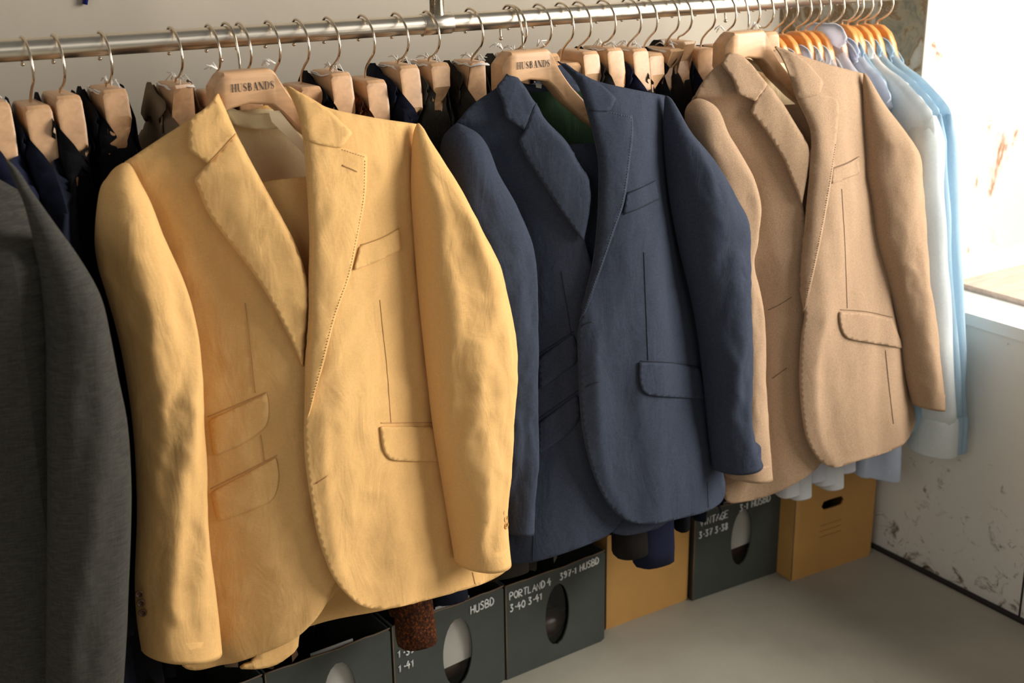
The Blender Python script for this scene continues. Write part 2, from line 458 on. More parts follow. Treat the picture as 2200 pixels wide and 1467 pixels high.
def hanger_body(kind, smap, smax=.2):
    T, B_ = (SID_T, SID_B) if kind == 'block' else ((FRT_T, FRT_B) if kind == 'front' else (RND_T, RND_B))
    front = kind == 'front'
    if front: kind = 'block'
    tn = .0158 if kind == 'block' else .0075
    ss = [-.205, -.17, -.13, -.10, -.085, -.07, -.062, -.055, -.049, -.043, -.036, -.031, -.022, -.014, 0]
    ss = ss + [-x for x in ss[-2::-1]]
    ss = [x for x in ss if abs(x) <= smax + 1e-6 and not (front and x < -.044)]
    vs = []; fs = []; n = 16
    for s in ss:
        a = abs(s); zt = lut(a, T); zb = lut(a, B_)
        t = tn if kind != 'block' else lut(a, [(0, tn), (.044, tn), (.062, .0095), (.205, .008)] if not front else [(0, tn), (.205, .012)])
        cz, hz = (zt + zb) / 2, (zt - zb) / 2
        if a > .2: t *= .7; hz *= .7
        fwd = (min(.05, .9 * max(0, a - .034)) if s < 0 else -.14 * max(0, a - .03)) if front else 0
        r = min(t, hz, .0055 if kind == 'block' else .005)
        for j in range(n):
            ang = 2 * PI * (j + .5) / n
            cx, sy = math.cos(ang), math.sin(ang)
            y = (t - r) * (1 if cx > 0 else -1) + r * cx
            z = (hz - r) * (1 if sy > 0 else -1) + r * sy
            vs.append((smap(s), y + fwd, cz + z))
    m_ = len(ss)
    for i in range(m_ - 1):
        for j in range(n):
            k = (j + 1) % n; fs.append((i*n+j, (i+1)*n+j, (i+1)*n+k, i*n+k))
    fs.append(tuple(range(n))); fs.append(tuple((m_-1)*n + j for j in range(n-1, -1, -1)))
    return vs, fs
def hook_pts(drop, bulge=.034, tip=.016, back=.021):
    """hook in the (s, z) plane; z = 0 is the neck top, the rail axis at z = drop"""
    k = [(back * .75, drop - tip), (back, drop - tip * .3), (back * .95, drop + .006), (back*.45, drop + .0165), (-.002, drop + .0175),
         (-.014, drop + .0135), (-bulge * .82, drop + .001), (-bulge, drop - .016), (-bulge * .86, drop - .031),
         (-bulge * .35, drop - .048), (-.003, drop - .058), (0, drop - .068), (0, 0), (0, -.01)]
    if drop < .085:
        k = k[:9] + [(-bulge * .45, drop - .042), (-bulge*.1, max(.006, drop - .054)), (0, 0), (0, -.01)]
    return spl(k, 5)
def twine(parent, seed, front=False):
    """a loop of string tied round the neck with a frayed bow"""
    rnd = random.Random(seed); q = MB()
    for k in range(0 if front else 2):
        pts = []
        for i in range(15):
            a = 2 * PI * i / 14
            pts.append((.002 + .003*k + .028 * math.cos(a), .0168 * (1 if math.sin(a) > .0 else -1) * min(1, abs(math.sin(a)) * 2.2), -.0035 + rnd.uniform(-.0022, .0022)))
        q.tube(pts, .0011, 5)
    for k in range(9):
        a = rnd.uniform(-.9, .9); L = rnd.uniform(.012, .03)
        sgn = 1 if k % 2 else -1
        c0 = (.006 * sgn, -.004, .003)
        if front: c0 = (.030 * sgn, .012, .002); L *= .7
        if front and k == 5: q.build('string', M['twine'], parent, local=True); q = MB()
        if front: sgn = 1 if k < 5 else -1; c0 = (.030 * sgn, .012, .002)
        q.tube([c0, (c0[0] + sgn * L * .45, c0[1] + a * .006, .006 + rnd.uniform(0, .005)), (c0[0] + sgn * L * .9, c0[1] + a * .012, rnd.uniform(-.002, .010))], [.0012, .0009, .0006], 5)
    return q.build('string', M['twine'], parent, local=True)
def serif_text(word, height):
    """high-contrast serif capitals as ribbons in a plane: list of (verts2d, faces)"""
    V = []; F = []
    def rib(pts, ws):
        pts = [Vector(p) for p in pts]; n0 = len(V)
        for i, p in enumerate(pts):
            t = (pts[min(i+1, len(pts)-1)] - pts[max(i-1, 0)]).normalized(); nn = Vector((-t.y, t.x))
            w2 = ws[i] if isinstance(ws, (list, tuple)) else ws
            V.append(p + nn * w2 / 2); V.append(p - nn * w2 / 2)
        for i in range(len(pts) - 1): F.append((n0+2*i, n0+2*i+1, n0+2*i+3, n0+2*i+2))
    TK, TN = .17, .045
    def stem(x, w_, y0=0, y1=1, ser=True, x0=0):
        rib([(x0+x, y0), (x0+x, y1)], w_)
        if ser:
            for yy in (y0 + TN/2, y1 - TN/2): rib([(x0+x-.15, yy), (x0+x+.15, yy)], TN)
    x = 0
    for ch in word:
        if ch == 'H':
            stem(.17, TK, x0=x); stem(.70, TK, x0=x); rib([(x+.17, .5), (x+.70, .5)], TN); x += 1.0
        elif ch == 'U':
            rib([(x+.17, 1), (x+.17, .33), (x+.21, .14), (x+.32, .03), (x+.45, .015), (x+.58, .06), (x+.66, .2), (x+.68, .4), (x+.68, 1)], [TK, TK, TK*.9, TK*.6, TN*1.3, TN, TN, TN, TN])
            rib([(x+.02, .98), (x+.32, .98)], TN); rib([(x+.55, .98), (x+.81, .98)], TN); x += .95
        elif ch == 'S':
            rib([(x+.52, .72), (x+.48, .90), (x+.33, .98), (x+.18, .93), (x+.11, .78), (x+.17, .63), (x+.33, .51), (x+.49, .39), (x+.55, .24), (x+.48, .08), (x+.32, .02), (x+.16, .08), (x+.09, .28)],
                [TN, TN, TN, .08, .13, .17, TK, .17, .13, .08, TN, TN, TN])
            rib([(x+.53, .70), (x+.53, .98)], TN); rib([(x+.09, .30), (x+.09, .02)], TN); x += .78
        elif ch in 'BD':
            rib([(x+.17, 0), (x+.17, 1)], TK)
            if ch == 'B':
                for (c0, c1, R_) in ((.52, .98, .52), (.02, .53, .58)):
                    mid = (c0+c1)/2
                    rib([(x+.05, c1), (x+.36, c1), (x+R_-.04, c1-.08), (x+R_, mid), (x+R_-.04, c0+.08), (x+.36, c0), (x+.05, c0)], [TN, TN, .10, TK*.9, .10, TN, TN])
                x += .88
            else:
                rib([(x+.05, .98), (x+.38, .98), (x+.58, .90), (x+.70, .70), (x+.73, .5), (x+.70, .3), (x+.58, .10), (x+.38, .02), (x+.05, .02)], [TN, TN, .09, .14, TK, .14, .09, TN, TN]); x += .98
        elif ch == 'A':
            rib([(x+.14, 0), (x+.42, 1)], TN); rib([(x+.40, 1), (x+.72, 0)], TK); rib([(x+.24, .34), (x+.60, .34)], TN)
            rib([(x+.02, .02), (x+.26, .02)], TN); rib([(x+.56, .02), (x+.86, .02)], TN); x += .92
        elif ch == 'N':
            rib([(x+.16, 0), (x+.16, 1)], TN); rib([(x+.12, .98), (x+.74, .04)], TK); rib([(x+.76, 0), (x+.76, 1)], TN)
            rib([(x+.02, .02), (x+.30, .02)], TN); rib([(x+.0, .98), (x+.2, .98)], TN); rib([(x+.62, .98), (x+.9, .98)], TN); x += .98
    W = x
    return [((v[0] - W/2) * height, (v[1] - .5) * height) for v in V], F
def hanger(loc, rz, kind, label, drop, wood, smap=None, ext=.2, string=None, tilt=0.0, text=False, hook=None, group=None, pressed=False, hrot=0.0, ftw=False):
    root = empty('wooden_hanger', loc, label, 'hanger', group, rz)
    root.rotation_euler = (tilt, 0, rz)
    smap = smap or (lambda s: s)
    vs, fs = hanger_body(kind, smap, ext)
    if pressed: vs = press(vs, root)
    mk('wooden_body', vs, fs, wood, root, local=True).data.set_sharp_from_angle(angle=math.radians(28))
    q = MB()
    if hook: q.tube(hook, .0018, 8)
    else:
        H = hook_pts(drop)
        ca, sa = math.cos(hrot), math.sin(hrot)
        P = [(p[0]*ca, p[0]*sa, p[1]) for p in H]
        q.tube(P, .0017, 8)
        q.lathe(P[0], (0, 0, 1), [(.0005, -.0026), (.0022, -.0016), (.0027, 0), (.0022, .0016), (.0005, .0026)], 10)
    q.build('hook', M['hook'], root, local=True)
    if string is not None: twine(root, string, ftw)
    if text:
        v2, f2 = serif_text('HUSBANDS', .0100)
        mk('lettering', [(a * .80 + .005, -.0163, -.0195 + b_) for a, b_ in v2], f2, M['ink'], root, smooth=False, local=True)
    return root

PRESS = []          # contact field of the jackets in front: (x0, z0, step, nx, nz, values)
def y_limit(x, z):
    if not PRESS: return -9
    x0, z0, st, nx, nz, A = PRESS[0]
    a = (x - x0) / st; b = (z - z0) / st
    if a < 0 or b < 0 or a >= nx - 1 or b >= nz - 1: return -9
    i, j = int(a), int(b); a -= i; b -= j
    return (A[i][j]*(1-a) + A[i+1][j]*a) * (1-b) + (A[i][j+1]*(1-a) + A[i+1][j+1]*a) * b
def press(vs, root):
    if root.get('unpressed'): return vs
    """cloth hung side-on is pressed flat where it touches the backs of the jackets in front"""
    L = root.location; out = []
    for (s_, y, z) in vs:
        lim = y_limit(L.x - y, L.z + z) - L.y
        if s_ < lim + .03:
            s_ = max(s_, -1.0) ; d = lim + .03 - s_; s_ = lim + .03 - .03 * math.tanh(d / .06)
        out.append((s_, y, z))
    return out
# ------------------------------------------------------------------ garments hung side-on
def flat_tube(L, R, yc, depth, ny=14, wob=None, close_top=True):
    """a sleeve: rings between two edge lines in the (s, z) plane"""
    n = len(L); vs = []; fs = []
    for i in range(n):
        c = (L[i] + R[i]) / 2; a = (R[i] - L[i]) / 2
        d = depth * min(1, a.length / .04)
        for j in range(ny):
            th = 2 * PI * j / ny
            k = 1.0 if wob is None else wob(i / n, th)
            y = yc[i] + math.sin(th) * d * k
            p = c + a * math.cos(th) * (1 + (k - 1) * .4)
            vs.append((p.x, y, p.y))
    for i in range(n - 1):
        for j in range(ny):
            k = (j + 1) % ny; fs.append((i*ny+j, i*ny+k, (i+1)*ny+k, (i+1)*ny+j))
    if close_top: fs.append(tuple(range(ny - 1, -1, -1)))
    # turned-in cuff so that the opening reads dark
    base = (n - 1) * ny; b0 = len(vs)
    for sh, up in ((.90, 0), (.86, .03)):
        c = (L[-1] + R[-1]) / 2
        for j in range(ny):
            v = vs[base + j]
            vs.append((c.x + (v[0]-c.x)*sh, yc[-1] + (v[1]-yc[-1])*sh, v[2] + up))
    for a_, b_ in ((base, b0), (b0, b0 + ny)):
        for j in range(ny):
            k = (j + 1) % ny; fs.append((a_+j, a_+k, b_+k, b_+j))
    fs.append(tuple(b0 + ny + j for j in range(ny)))
    return vs, fs
def side_garment(name, label, cat, loc, rz, mat, front, back=.2, shirt=False, length=.80, half=.026, seed=0, group=None, step=.012,
                 sleeve_len=.60, collar_up=0.0, sdep=None, buttons=None, sleeves=(1, 1), xdrift=0.0, lobe=0.0, sfwd=0.0):
    """s runs towards the viewer; front / back are how far the shoulders reach each way"""
    rnd = random.Random(seed)
    root = empty(name, loc, label, cat, group, rz)
    nopress = sfwd != 0
    if nopress: root['unpressed'] = 1
    def sm(s):
        lim = front if s < 0 else back
        return (lim * math.tanh(s / lim) if lim < .16 else s * lim / .2)
    zn = -.018 if not shirt else -.034
    if not shirt:
        top = [(.215, -.150, 1), (.205, -.125), (.15, -.092), (.10, -.066), (.07, -.046), (.052, -.022), (.036, -.006), (.018, -.006), (.0, -.022), (-.028, -.038), (-.046, -.050), (-.062, -.061), (-.085, -.074), (-.12, -.091), (-.16, -.109), (-.205, -.132), (-.215, -.155, 1)]
    else:
        top = [(.215, -.16, 1), (.2, -.128), (.14, -.095), (.085, -.078), (.062, -.062), (.05, -.036), (.03, -.028), (.0, -.030), (-.03, -.034), (-.048, -.042), (-.062, -.056), (-.085, -.070), (-.12, -.084), (-.16, -.108), (-.195, -.134), (-.208, -.165, 1)]
    bot = [(-.20, -.30), (-.185, -.45), (-.19, -length*.8), (-.195, -length - lobe), (-.1, -length - lobe - .014), (-.055, -length - lobe * .8), (-.028, -length), (.02, -length), (.1, -length - .012), (.195, -length, 1), (.19, -length*.8), (.185, -.45), (.20, -.3)]
    O = spl(top + bot, 4, True)
    O = [Vector((sm(p.x), p.y)) for p in O]
    V, F = fill2d(O[::-1], step)
    Ol = [tuple(p) for p in O] + [tuple(O[0])]
    vs = []; nk0 = .053 if not shirt else .044; hn0 = .0215 if not shirt else .0125
    nv = len(V)
    for side in (-1, 1):
        for (s, z) in V:
            d = pdist(s, z, Ol)
            raw = s if (s >= 0 or front >= .16) else -front * math.atanh(min(.995, -s / front))
            opn = 1 / (1 + math.exp(-(raw + nk0) / .006)) / (1 + math.exp((raw - .058) / .006))
            hi = 1 / (1 + math.exp(-(z + .160) / .012))
            tt = half * (1 + .35 * min(1, max(0, (-z - .15) / .3)))
            R_ = .03 * (1 - hi) + .014 * hi if not shirt else .014
            pil = math.sqrt(max(0, 1 - (1 - min(1, d / R_)) ** 2))
            pil = max(pil, (1 / (1 + math.exp((z + length - .02) / .006))) * min(1, .5 + (0 if s < -front * .85 else .5)))
            y = max(tt * pil, hn0 * hi * max(pil, opn))
            fold = noise.noise(Vector((s * 22 + seed * 3.1, z * 2.2, side * 3 + seed))) * .010 * min(1, max(0, -z - .1) * 4) * min(1, d / .03)
            g = math.exp(-((raw + .05) / .045) ** 2) * hi
            vs.append((s, side * (y + fold), z + side * y * .75 * g))
    fs = [f for f in F] + [tuple(nv + i for i in f[::-1]) for f in F]
    mk('body', press(vs, root), fs, mat, root, local=True)
    # collar: a strip folded over, standing round the neck, on each side
    zt = lambda s: lut(s, [(p[0], p[1]) for p in sorted([(t[0], t[1]) for t in top])])
    for side in (-1, 1):
        cv = []; cf = []; n = 22
        for i in range(n):
            s = -.050 + (.110) * i / (n - 1) if not shirt else -.062 + .115 * i / (n - 1)
            z0 = zt(s) + .003
            dn = (.042 if not shirt else .036) * min(1, .25 + (i / (n - 1)) * 5) * min(1, .35 + (1 - i / (n - 1)) * 5)
            hn = max(half, .0215) if not shirt else .0125
            for (q_, yy) in ((-.004, hn), (.002, hn + .001), (-dn * .5, hn + .0045), (-dn, hn + .006), (-dn - .001, hn + .002)):
                gg = math.exp(-((s + .05) / .045) ** 2); cl = 1 / (1 + math.exp(-(s + (.066 if not shirt else .05)) / .005))
                cv.append((sm(s), side * yy, side * yy * .75 * gg + z0 + q_ + collar_up * (1 if side > 0 else .6)))
        for i in range(n - 1):
            for j in range(4):
                a = i*5 + j; f = (a, a+5, a+6, a+1); cf.append(f if side > 0 else f[::-1])
        mk('collar', press(cv, root), cf, mat, root, local=True, solid=.0015)
    # sleeves
    for fb in (-1, 1):
        if not sleeves[0 if fb < 0 else 1]: continue
        lim = front if fb < 0 else back
        wd = .118 if not shirt else .125
        e = sm(.212 * fb)
        wz = [(-.120, 0), (-.145, .35), (-.19, .75), (-.28, 1), (-.45, 1), (-sleeve_len - .08, .78)]
        L = []; R_ = []; yc = []
        NR = 26
        for i in range(NR):
            t = i / (NR - 1); z0s = -.118 if not shirt else -.142; z = z0s - t * (sleeve_len + .118 + z0s)
            g = lut(t, [(0, .12), (.03, .42), (.08, .68), (.18, .95), (.3, 1), (.6, .93), (.9, .76), (1, .74)])
            outx = e + fb * (.004 + .022 * math.sin(min(1, t * 1.6) * PI / 2) + .022 * t) + (fb * .008 if t > .05 else 0) - fb*(.008 * max(0, t - .6))
            if shirt: outx = e + fb * (-.010 + sfwd + .010 * min(1, t * 12) + .035 * t)
            inx = outx - fb * wd * g
            a, b_ = (outx, inx) if fb < 0 else (inx, outx)
            L.append(Vector((a, z - .0))); R_.append(Vector((b_, z)))
            yc.append(.004 * math.sin(t * 5 + seed) - xdrift * t)
        wob = lambda t, th: 1 + .20 * noise.noise(Vector((t * 7 + seed, math.cos(th) * 1.6, math.sin(th) * 1.6 + seed)))
        sv, sf = flat_tube(L, R_, yc, sdep or (half * 1.12 + .003), 16, wob)
        so = mk('sleeve', press(sv, root), sf, mat, root, local=True)
        if shirt:
            zc = -.118 - sleeve_len
            cvs = []; cfs = []; n = 18; c = (L[-1] + R_[-1]) / 2; hw = abs(R_[-1].x - L[-1].x) / 2
            for k, (rr, zz) in enumerate(((.86, .012), (1.02, .004), (1.05, 0), (1.10, -.035), (1.14, -.066), (1.12, -.068), (1.04, -.066), (.95, .0))):
                for j in range(n):
                    th = 2 * PI * j / n
                    cvs.append((c.x + hw * rr * math.cos(th), yc[-1] + (sdep or (half * 1.05 + .006)) * rr * math.sin(th), zc + zz))
            for k in range(7):
                for j in range(n):
                    kk = (j + 1) % n; cfs.append((k*n+j, k*n+kk, (k+1)*n+kk, (k+1)*n+j))
            mk('cuff', press(cvs, root), cfs, mat, so, local=True)
        elif buttons and fb < 0:
            for k in range(3):
                z = -.118 - sleeve_len + .045 + k * .0165
                b2 = MB(); b2.lathe((L[-2].x + .018, -(half * 1.25 + .004), z), (0, -1, 0), [(.003, 0), (.0072, .001), (.0075, .0022), (.0060, .0032), (.0050, .0024)], 14)
                b2.build('button', buttons, so, local=True)
    if nopress: del root['unpressed']
    return root

# the big grey jacket at the left edge is hung side-on, its near sleeve towards the viewer

# ------------------------------------------------------------------ jackets turned to face the viewer
def sleeve_px(name, Lpx, Rpx, surf_off, depth, mat, parent, n=130, ny=44, seed=0, wr=.0035, back=.02, fold=1.0):
    Ls = resample(spl(Lpx, 6), n=n); Rs = resample(spl(Rpx, 6), n=n)
    vs = []; fs = []; cen = []
    for i in range(n):
        a = unproj(Ls[i].x, Ls[i].y, surf_off); b = unproj(Rs[i].x, Rs[i].y, surf_off)
        c = (a + b) / 2; h = (b - a) / 2; hl = h.length
        d = depth * min(1, hl / .045) ; db = back * min(1, hl / .045)
        Ax = abs(h.x) * .838; lo, hi_ = 0.0, Ax
        for _ in range(18):
            md = (lo + hi_) / 2
            if math.hypot(md, d * .546) + math.hypot(md, db * .546) > 2 * Ax: hi_ = md
            else: lo = md
        lo = max(lo, Ax * .35)
        c = c + Vector(((Ax - math.hypot(lo, d * .546)) / .838, 0, 0)); h = h * (lo / max(1e-6, Ax))
        t = i / (n - 1); cen.append(c)
        for j in range(ny):
            th = 2 * PI * j / ny
            cs, sn = math.cos(th), math.sin(th)
            e = .95
            x = -math.copysign(abs(cs) ** e, cs); y = math.copysign(abs(sn) ** e, sn)
            p = c + h * x + Vector((0, -1, 0)) * (y * (d if sn > 0 else db))
            if sn > 0:
                L = (b - a).length
                w1 = noise.noise(Vector((x * hl * 30 + seed + t * 2, t * 4.6, seed * 1.7)))
                rot = Vector((x * hl * 38 + t * 5, t * 11 - x * hl * 12, seed))
                w2 = 1 - abs(noise.noise(rot)) * 2.2
                amp = wr * min(1, sn * 1.5) * min(1, .2 + t * 2.2) * min(1, .12 + (1 - t) * 11)
                w3 = 1 - abs(noise.noise(Vector((x * hl * 85 + t * 10, t * 26 - x * hl * 24, seed + 4)))) * 2.4
                p += Vector((0, -1, 0)) * (amp * (w1 * 1.9 * fold + w2 * .50 + w3 * .16))
            vs.append(tuple(p))
    for i in range(n - 1):
        for j in range(ny):
            k = (j + 1) % ny; fs.append((i*ny+j, (i+1)*ny+j, (i+1)*ny+k, i*ny+k))
    fs.append(tuple(range(ny)))
    base = (n-1)*ny; b0 = len(vs); c = cen[-1]
    for sh, up in ((.93, .001), (.9, .03)):
        for j in range(ny):
            v = Vector(vs[base+j]); vs.append((c.x + (v.x-c.x)*sh, c.y + (v.y-c.y)*sh, v.z + up))
    for a_, b_ in ((base, b0), (b0, b0+ny)):
        for j in range(ny):
            k = (j+1) % ny; fs.append((a_+j, b_+j, b_+k, a_+k))
    fs.append(tuple(b0 + ny + j for j in range(ny-1, -1, -1)))
    return mk(name, vs, fs, mat, parent)
def unproj(px, py, surf):
    y = -.12; p = None
    for _ in range(9):
        p = at_y(px, py, y); ny_ = surf(p.x, p.z); y = y * .35 + ny_ * .65
    return p
def uline(P, surf, n=4):
    return [unproj(p.x, p.y, surf) for p in spl(P, n)]
def sheet_px(name, outline, surf, mat, parent, step=.0065, thick=.0022, n=5):
    O = [unproj(p.x, p.y, surf) for p in spl(outline, n, True)]
    O2 = [Vector((p.x, p.z)) for p in O]
    ar = sum(O2[i-1].x * O2[i].y - O2[i].x * O2[i-1].y for i in range(len(O2)))
    if ar < 0: O2 = O2[::-1]
    V, F = fill2d(O2, step)
    return mk(name, [(u, surf(u, v), v) for u, v in V], F, mat, parent, solid=thick)
def seam_px(name, lines, surf, mat, parent, r=.0007, lift=.0004, dash=None):
    q = MB()
    for Lp in lines:
        P = [Vector(unproj(p.x, p.y, surf)) for p in spl(Lp, 5)]
        P = resample(P, step=.004)
        P = [Vector((p.x, surf(p.x, p.z) - lift, p.z)) for p in P]
        if dash:
            for i in range(0, len(P) - 1, 1):
                a = P[i]; b = P[i].lerp(P[i+1], dash); q.tube([a, b], r, 4)
        else: q.tube(P, r, 5)
    return q.build(name, mat, parent)
def button_at(p, nrm, r, mat, parent, name='button'):
    q = MB(); q.lathe(p, nrm, [(r*.4, 0), (r*.96, .0008), (r, .0022), (r*.85, .0034), (r*.62, .0026), (r*.60, .0022)], 18)
    u = Vector(nrm).normalized().orthogonal().normalized(); v = Vector(nrm).normalized().cross(u)
    o = q.build(name, mat, parent)
    h = MB()
    for a, b in ((1, 1), (1, -1), (-1, 1), (-1, -1)):
        c = Vector(p) + Vector(nrm).normalized() * .0024 + (u * a + v * b) * r * .22
        h.lathe(c, nrm, [(r*.11, 0), (r*.11, .0004)], 6)
    h.build('thread_hole', M['gap'], o)
    return o

def front_jacket(S):
    mat = M[S['mat']]; th = M[S['thread']]; lin = M[S['lining']]
    y0, k = S.get('y0', -.118), S.get('k', .095); zr = 1.08; seed = S['seed']
    plane = lambda u, v: y0 - k * (zr - v) - .10 * (u - S['root'][0])
    # seams in (x, z) give the body its width at every height
    Ls = [unproj(p.x, p.y, plane) for p in spl(S['slL_in'], 4)]; Rs = [unproj(p.x, p.y, plane) for p in spl(S['slR_in'], 4)]
    def ux(Lp, z):
        for i in range(len(Lp) - 1):
            if Lp[i].z >= z > Lp[i+1].z:
                t = (Lp[i].z - z) / max(1e-6, Lp[i].z - Lp[i+1].z); return Lp[i].x + (Lp[i+1].x - Lp[i].x) * t
        return Lp[0].x if z > Lp[0].z else Lp[-1].x
    edgeR = [(p.x, p.z) for p in (unproj(q.x, q.y, plane) for q in spl(S['frontR'], 4))]
    def H(u, v):
        l, r = ux(Ls, v), ux(Rs, v); c = (l + r) / 2; hw = max(.05, (r - l) / 2); t = (u - c) / hw
        a = abs(t)
        h = .038 * (1 - a ** 2.0) if a < 1 else -.030 * 1.2 * (a - 1) * 2
        h = max(h, -.05)
        top = max(0, min(1, (v - (zr - .09)) / .10)); h -= .030 * top * top      # the shoulders slope back
        dn = min(1, max(0, (zr - v) / .5))
        n1 = noise.noise(Vector((u * 11 + seed, v * 2.6, seed * .7))) * .016 * (.25 + dn)
        n2 = noise.noise(Vector((u * 30 + seed, v * 8 + u * 10, seed * 1.3))) * .0022
        n3 = (1 - abs(noise.noise(Vector((u * 26 - v * 14, v * 26, seed)))) * 2) * S.get('wr', .0012)
        return h + n1 + n2 + n3
    body = lambda u, v: plane(u, v) - H(u, v)
    def body_r(u, v):
        d = pdist(u, v, edgeR)
        return body(u, v) - .004 - .012 * math.exp(-(d / .045) ** 1)
    root = empty('jacket', S['root'], S['label'], 'jacket')
    backp = lambda u, v: plane(u, v) + .052 + .014 * math.cos((u - S['root'][0]) * 7) - .010 * min(1, max(0, (v - .95) / .1))
    sheet_px('back_panel', S['back'], backp, mat, root, .012)
    linp = lambda u, v: backp(u, v) - .006 + .004 * noise.noise(Vector((u * 20, v * 14, seed)))
    sheet_px('lining', S['liningpoly'], linp, lin, root, .009)
    sheet_px('front_panel', S['panelL'], lambda u, v: body(u, v) + .006, mat, root)
    sheet_px('front_panel', S['panelR'], body_r, mat, root)
    # lapels and collar lie on the fronts and roll in at their inner edge
    def lap(base, rollpx, off, lift=.0):
        rl = [(p.x, p.z) for p in (unproj(q.x, q.y, base) for q in spl(rollpx, 4))]
        R_ = .011
        def f(u, v):
            d = pdist(u, v, rl)
            q_ = (1 - math.sqrt(max(0, 1 - (1 - min(1, d / R_)) ** 2))) * R_
            return base(u, v) - off - lift * min(1, d / .05) + q_
        return f
    bl = lambda u, v: body(u, v) + .006
    lapL = lap(bl, S['rollL'], .0085, .006); lapR = lap(body_r, S['rollR'], .0065, .0)
    sheet_px('lapel', S['lapelL'], lapL, mat, root, .006, .0026); sheet_px('lapel', S['lapelR'], lapR, mat, root, .006, .0026)
    lapL2 = lambda u, v: lapL(u, v) - .0016
    lapR2 = lambda u, v: lapR(u, v) - .0016
    sheet_px('collar', S['collarL'], lapL2, mat, root, .006, .0026); sheet_px('collar', S['collarR'], lapR2, mat, root, .006, .0026)
    if 'gorge' in S: seam_px('gorge_seam', S['gorge'], lapL2, th, root, .0005)
    # back of the collar behind the hanger neck
    if 'backcollar' in S:
        sheet_px('collar_band', S['backcollar'], lambda u, v: plane(u, v) + .030, lin if S.get('bandlin') else mat, root, .008)
    # sleeves
    so = lambda u, v: plane(u, v) - .016 + (.016 if u < S['root'][0] else 0) + .030 * max(0, min(1, (v - (zr - .09)) / .10)) ** 2
    sl = sleeve_px('sleeve', S['slL_out'], S['slL_in'], so, S.get('dL', .044), mat, root, seed=seed + 3, wr=S['swr'])
    sr_ = sleeve_px('sleeve', S['slR_in'], S['slR_out'], so, S.get('dR', .050), mat, root, seed=seed + 9, wr=S['swr'])
    for side_, lst in ((sl, S.get('btnL', [])), (sr_, S.get('btnR', []))):
        for (px, py) in lst:
            bo = S.get('btn_off', .016) if side_ is sr_ else .022
            p = unproj(px, py, lambda u, v: so(u, v) - bo)
            button_at(p, S['btn_n'] if side_ is sr_ else (-.5, -1, 0), S.get('btn_r', .0065), M[S['btnmat'] if side_ is sr_ else S.get('btnmatL', S['btnmat'])], side_)
    # pockets
    for (poly, which) in S['flaps']:
        bs = body_r if which == 'R' else bl
        sheet_px('pocket_flap', poly, lambda u, v, bs=bs: bs(u, v) - .0034, mat, root, .006, .0026)
    for (poly, which) in S.get('welts', []):
        bs = body_r if which == 'R' else bl
        sheet_px('breast_pocket', poly, lambda u, v, bs=bs: bs(u, v) - .0026, mat, root, .005, .002)
    for s_ in S['seams']: seam_px('seam', [s_[0]], body_r if s_[1] == 'R' else bl, th, root, .0006)
    seam_px('pick_stitching', S['stitchR'], lapR, M[S.get('stitchm', S['thread'])], root, .00055, .0002, dash=.45)
    if 'holeL' in S: seam_px('lapel_buttonhole', S['holeL'], lapR, th, root, .0011)
    for h_ in S['holes']: seam_px('buttonhole', [h_], body_r, th, root, .0010)
    if 'trousers' in S:
        tr = empty('trousers', S['root'], S['trlabel'], 'trousers')
        tf = lambda u, v: plane(u, v) - .010 - .004 * math.cos(u * 40) * 0 + .003 * noise.noise(Vector((u * 16, v * 4, seed + 5)))
        sheet_px('leg', S['trousers'], tf, mat, tr, .010, .008, 4)
        sheet_px('leg', S['trousers2'], lambda u, v: tf(u, v) + .013, mat, tr, .014, .008, 4)
    return root, body, body_r, lapR, backp, plane

